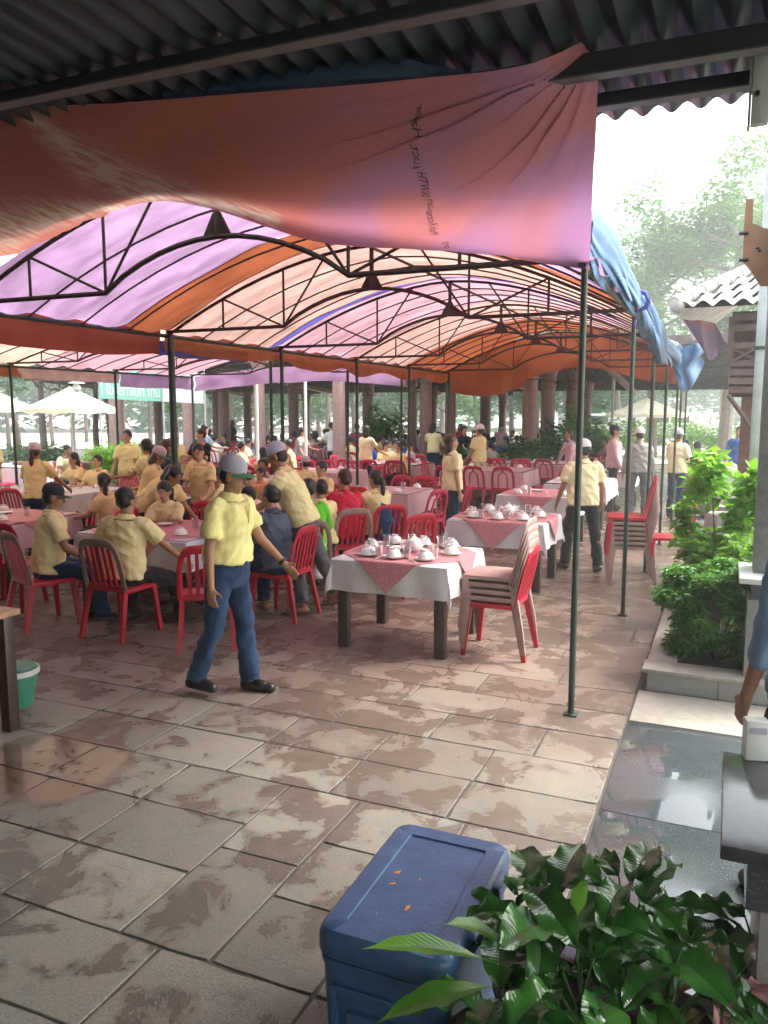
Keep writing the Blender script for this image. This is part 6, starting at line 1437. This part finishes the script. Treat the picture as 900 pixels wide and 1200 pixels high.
for q_ in range(16):
    rs_ = random.Random(q_ + 90); sx_, sy_ = rs_.uniform(-cw / 2 + .09, cw / 2 - .09), rs_.uniform(-cl / 2 + .1, cl / 2 - .1); a_ = rs_.uniform(0, 3.1); l_ = rs_.uniform(.006, .03)
    b = MB(); b.box((sx_, sy_, .4945), (l_, .0012, .0006), Euler((0, 0, a_))); b.build('scratch', M_SCUF, t, smooth=False)
for sx in (1,):
    for yy_ in (-.12, .14): b = MB(); b.box((sx * (cw / 2 - .01), yy_, .462), (.07, .12, .05), bev=.015); b.build('latch', M_COOL, t)
M_SCR = mat('orange_paint', (.62, .25, .07), .7)
def scrap(px, py, pts):
    c = gz(px, py, .4945); b = MB(); c.x -= t.location.x; c.y -= t.location.y; P = [Vector((c.x + x * .001, c.y + y * .001, .4952)) for x, y in pts]; P2 = [q - Vector((0, 0, .001)) for q in P]; n = len(P)
    b.add(P + P2, [tuple(range(n))] + [(i, i + n, (i + 1) % n + n, (i + 1) % n) for i in range(n)]); b.build('paint_scrap', M_SCR, t, smooth=False)
scrap(465, 1022, [(-5, -8), (9, -6), (12, 10), (4, 12), (2, 4), (-6, 2)]); scrap(461, 1035, [(-9, -10), (2, -6), (8, 4), (4, 7), (-4, -1), (-10, -3)])
scrap(477, 1064, [(-6, -13), (5, -14), (2, -6), (9, 2), (6, 8), (3, 18), (-3, 9), (-7, 3), (-2, -4)]); scrap(492, 1031, [(-3, -3), (3, -3), (3, 4), (-2, 4)]); scrap(528, 1020, [(-4, -2), (5, 0), (3, 4), (0, 1)])

# ================================================================== FOREGROUND PLANTS
def leaf_mesh(name, L_, W_, bend, seed, m, wav=.05):
    rg = random.Random(seed); b = MB(); n = 14
    def f(u, v):
        s_ = v; w = W_ * .5 * (math.sin(math.pi * min(1, s_ ** .8)) ** .85) * (1 if s_ < .97 else .4)
        a = bend * s_; r_ = L_ / max(.05, bend); x = (u - .5) * 2
        y = r_ * math.sin(a); z = -r_ * (1 - math.cos(a)); nz = Vector((0, math.sin(a), math.cos(a)))
        cup = .28 * w * abs(x) ** 1.3; rip = wav * W_ * math.sin(s_ * 19 + x * 2 + seed) * abs(x) ** 1.5
        vein = -.004 * (1 - min(1, abs(x) * 7)) 
        return Vector((x * w * .96, y, z)) + nz * (cup + rip + vein)
    b.grid(f, 8, n); return b.mesh(name, m)
L_SPATH = D.materials.new('glossy_spath_leaf'); L_SPATH.use_nodes = True
def _leafmat(m, c1, c2, rough, trans):
    m.use_nodes = True
    t = m.node_tree; N = t.nodes; L = t.links; b = N['Principled BSDF']; out = N['Material Output']; geo = N.new('ShaderNodeNewGeometry'); tc = N.new('ShaderNodeTexCoord')
    n = N.new('ShaderNodeTexNoise'); n.inputs['Scale'].default_value = 7; L.new(geo.outputs['Position'], n.inputs['Vector'])
    r = N.new('ShaderNodeValToRGB'); r.color_ramp.elements[0].position = .35; r.color_ramp.elements[1].position = .68; r.color_ramp.elements[0].color = (*c1, 1); r.color_ramp.elements[1].color = (*c2, 1); L.new(n.outputs['Fac'], r.inputs[0])
    oi = N.new('ShaderNodeObjectInfo'); hs = N.new('ShaderNodeHueSaturation'); mp = N.new('ShaderNodeMapRange'); mp.inputs[3].default_value = .6; mp.inputs[4].default_value = 1.7; L.new(oi.outputs['Random'], mp.inputs[0]); L.new(mp.outputs[0], hs.inputs['Value']); L.new(r.outputs[0], hs.inputs['Color'])
    L.new(hs.outputs[0], b.inputs['Base Color']); b.inputs['Roughness'].default_value = rough; b.inputs['Specular IOR Level'].default_value = .6
    w = N.new('ShaderNodeTexWave'); w.bands_direction = 'Y'; w.inputs['Scale'].default_value = 26; w.inputs['Distortion'].default_value = 1.5; mpp = N.new('ShaderNodeMapping'); L.new(tc.outputs['Object'], mpp.inputs[0]); L.new(mpp.outputs[0], w.inputs['Vector'])
    bp = N.new('ShaderNodeBump'); bp.inputs['Strength'].default_value = .12; bp.inputs['Distance'].default_value = .004; L.new(w.outputs['Fac'], bp.inputs['Height']); L.new(bp.outputs[0], b.inputs['Normal'])
    tr = N.new('ShaderNodeBsdfTranslucent'); h2 = N.new('ShaderNodeHueSaturation'); h2.inputs['Value'].default_value = 1.8; L.new(hs.outputs[0], h2.inputs['Color']); L.new(h2.outputs[0], tr.inputs[0])
    mx = N.new('ShaderNodeMixShader'); mx.inputs[0].default_value = trans; L.new(b.outputs[0], mx.inputs[1]); L.new(tr.outputs[0], mx.inputs[2]); L.new(mx.outputs[0], out.inputs[0]); return m
_leafmat(L_SPATH, (.018, .070, .014), (.05, .16, .026), .2, .25)
L_YG = _leafmat(D.materials.new('fresh_leaf'), (.07, .20, .02), (.12, .28, .03), .3, .4)
L_PINKL = _leafmat(D.materials.new('pink_dry_leaf'), (.22, .09, .10), (.36, .20, .20), .5, .2)
L_DRY = _leafmat(D.materials.new('dry_brown_leaf'), (.09, .07, .03), (.18, .15, .06), .6, .2)
LM = [leaf_mesh('leaf', .30, .125, 1.1, 1, L_SPATH, .1), leaf_mesh('leaf', .26, .11, 1.6, 2, L_SPATH, .14), leaf_mesh('leaf', .33, .135, .8, 3, L_SPATH, .09), leaf_mesh('leaf', .22, .10, 1.2, 4, L_SPATH, .16)]
LY = [leaf_mesh('leaf', .28, .055, .9, 5, L_YG, .12), leaf_mesh('leaf', .24, .06, .5, 6, L_YG)]
LP = [leaf_mesh('leaf', .22, .05, 1.8, 7, L_PINKL, .2), leaf_mesh('leaf', .2, .045, 1.5, 8, L_DRY, .2)]
M_STEM = mat('green_stem', (.05, .12, .03), .5); M_POT = mat('dark_clay_pot', (.05, .035, .03), .7, bump=.2)
def spath(label, x, y, z, n, seed, hh=.42, spread=.26, pool=LM, leafs=1.0):
    rg = random.Random(seed); t = thing('potted_plant', label, 'plant', (x, y, 0), 0, 'potted foliage plants beside the cool box')
    MB().lathe([(.10, 0), (.135, z - .02), (.15, z - .02), (.15, z), (.135, z), (.125, z - .03), (0, z - .03)], seg=20, cap=False).build('pot', M_POT, t)
    for k in range(n):
        a = 2.4 * k + rg.uniform(-.4, .4); q = (k + .5) / n; sp = spread * (.25 + .85 * q) * rg.uniform(.7, 1.1); h = hh * (1.05 - .55 * q) * rg.uniform(.75, 1.1)
        base = Vector((math.cos(a) * .03, math.sin(a) * .03, z - .03)); tip = Vector((math.cos(a) * sp * .6, math.sin(a) * sp * .6, z + h)); mid = base.lerp(tip, .5) - Vector((math.cos(a), math.sin(a), 0)) * .03
        st = MB().tube([base, mid, tip], [.0055, .0045, .003], 6).build('stem', M_STEM, t)
        me = pool[rg.randrange(len(pool))]
        o = obj('leaf', me, t, tip, (R(rg.uniform(5, 45)) * (1.2 - q), rg.uniform(-.45, .45), a - math.pi / 2 + rg.uniform(-.4, .4))); o.scale = (leafs * rg.uniform(.8, 1.15),) * 3
    return t
g = lambda px, py, z: gz(px, py, z)
for i, (px, py, z, n, hh, sp, lb) in enumerate([(640, 1120, .34, 13, .26, .21, 'lush glossy-leaved plant overhanging the corner of the cool box'), (735, 1100, .34, 13, .29, .22, 'tall glossy-leaved plant in the middle of the pots'), (680, 1180, .36, 13, .22, .20, 'glossy-leaved plant with broad hanging leaves at the front'), (588, 1200, .34, 10, .16, .15, 'low leafy plant pressed against the cool box'), (785, 1170, .34, 10, .22, .18, 'dark-leaved plant between the tall one and the counter'), (885, 1110, .30, 6, .14, .12, 'dark-leaved plant at the base of the counter')]):
    q = g(px, py, z + hh * .35); spath(lb, q.x, q.y, z, n, 40 + i * 3, hh, sp, leafs=.88)
q = g(850, 1165, .42); spath('plant with curled pinkish dying leaves below the counter', q.x, q.y, .30, 9, 71, .2, .16, LP)
# long fresh blades reaching over the cool box
t = thing('arching_plant', 'fresh green long-bladed plant arching over the cool box lid', 'plant', tuple(gz(640, 1185, .35)))
def blade(tipx, tipy, tz, z0=0.05, w=.05):
    tip = gz(tipx, tipy, tz) - t.location; base = Vector((.02, .02, z0)); L_ = (tip - base); mid = base.lerp(tip, .5) + Vector((0, 0, .10)); b = MB()
    def f(u, v):
        p = base.lerp(mid, v).lerp(mid.lerp(tip, v), v); d = (mid - base).lerp(tip - mid, v).normalized(); sd = d.cross(Vector((0, 0, 1))).normalized(); x = (u - .5) * 2
        ww = w * .5 * (sm(.38, .62, v) * (1 - sm(.75, 1.0, v)) + .04) * (1 + .15 * math.sin(v * 30)); return p + sd * x * ww + Vector((0, 0, .3 * ww * abs(x)))
    b.grid(f, 6, 30); b.build('leaf', L_YG, t)
blade(425, 1112, .60, w=.075); blade(520, 1083, .66, w=.07); blade(440, 1200, .50, w=.075); blade(690, 1030, .7, w=.05)

# ================================================================== RESTAURANT WALL BEHIND THE CAMERA
sheet_b = MB(); sheet_b.box((-4.5, -4.1, 1.9), (15, .2, 3.8)); o = sheet_b.build('restaurant_wall', mat('cream_wall', (.45, .40, .32), .8)); o['label'] = 'plain cream restaurant wall at the back of the porch'; o['category'] = 'wall'
for x in (-11.5,):
    b = MB(); b.box((x, .4, 1.8), (.2, 8.6, 3.6)); o = b.build('side_wall', MATS['cream_wall']); o['label'] = 'cream side wall closing the end of the porch'; o['category'] = 'wall'

# ================================================================== AIR
b = MB(); b.box((0, 80, 10.6), (400, 240, 24)); hz = b.build('haze', None, smooth=False, kind='stuff')
hm_ = D.materials.new('pale_air'); hm_.use_nodes = True; _t = hm_.node_tree; _t.nodes.clear(); _o = _t.nodes.new('ShaderNodeOutputMaterial'); _v = _t.nodes.new('ShaderNodeVolumePrincipled')
_v.inputs['Color'].default_value = (.90, .97, .94, 1); _v.inputs['Density'].default_value = .0055; _v.inputs['Anisotropy'].default_value = .3; _t.links.new(_v.outputs[0], _o.inputs['Volume'])
hz.data.materials.clear(); hz.data.materials.append(hm_)
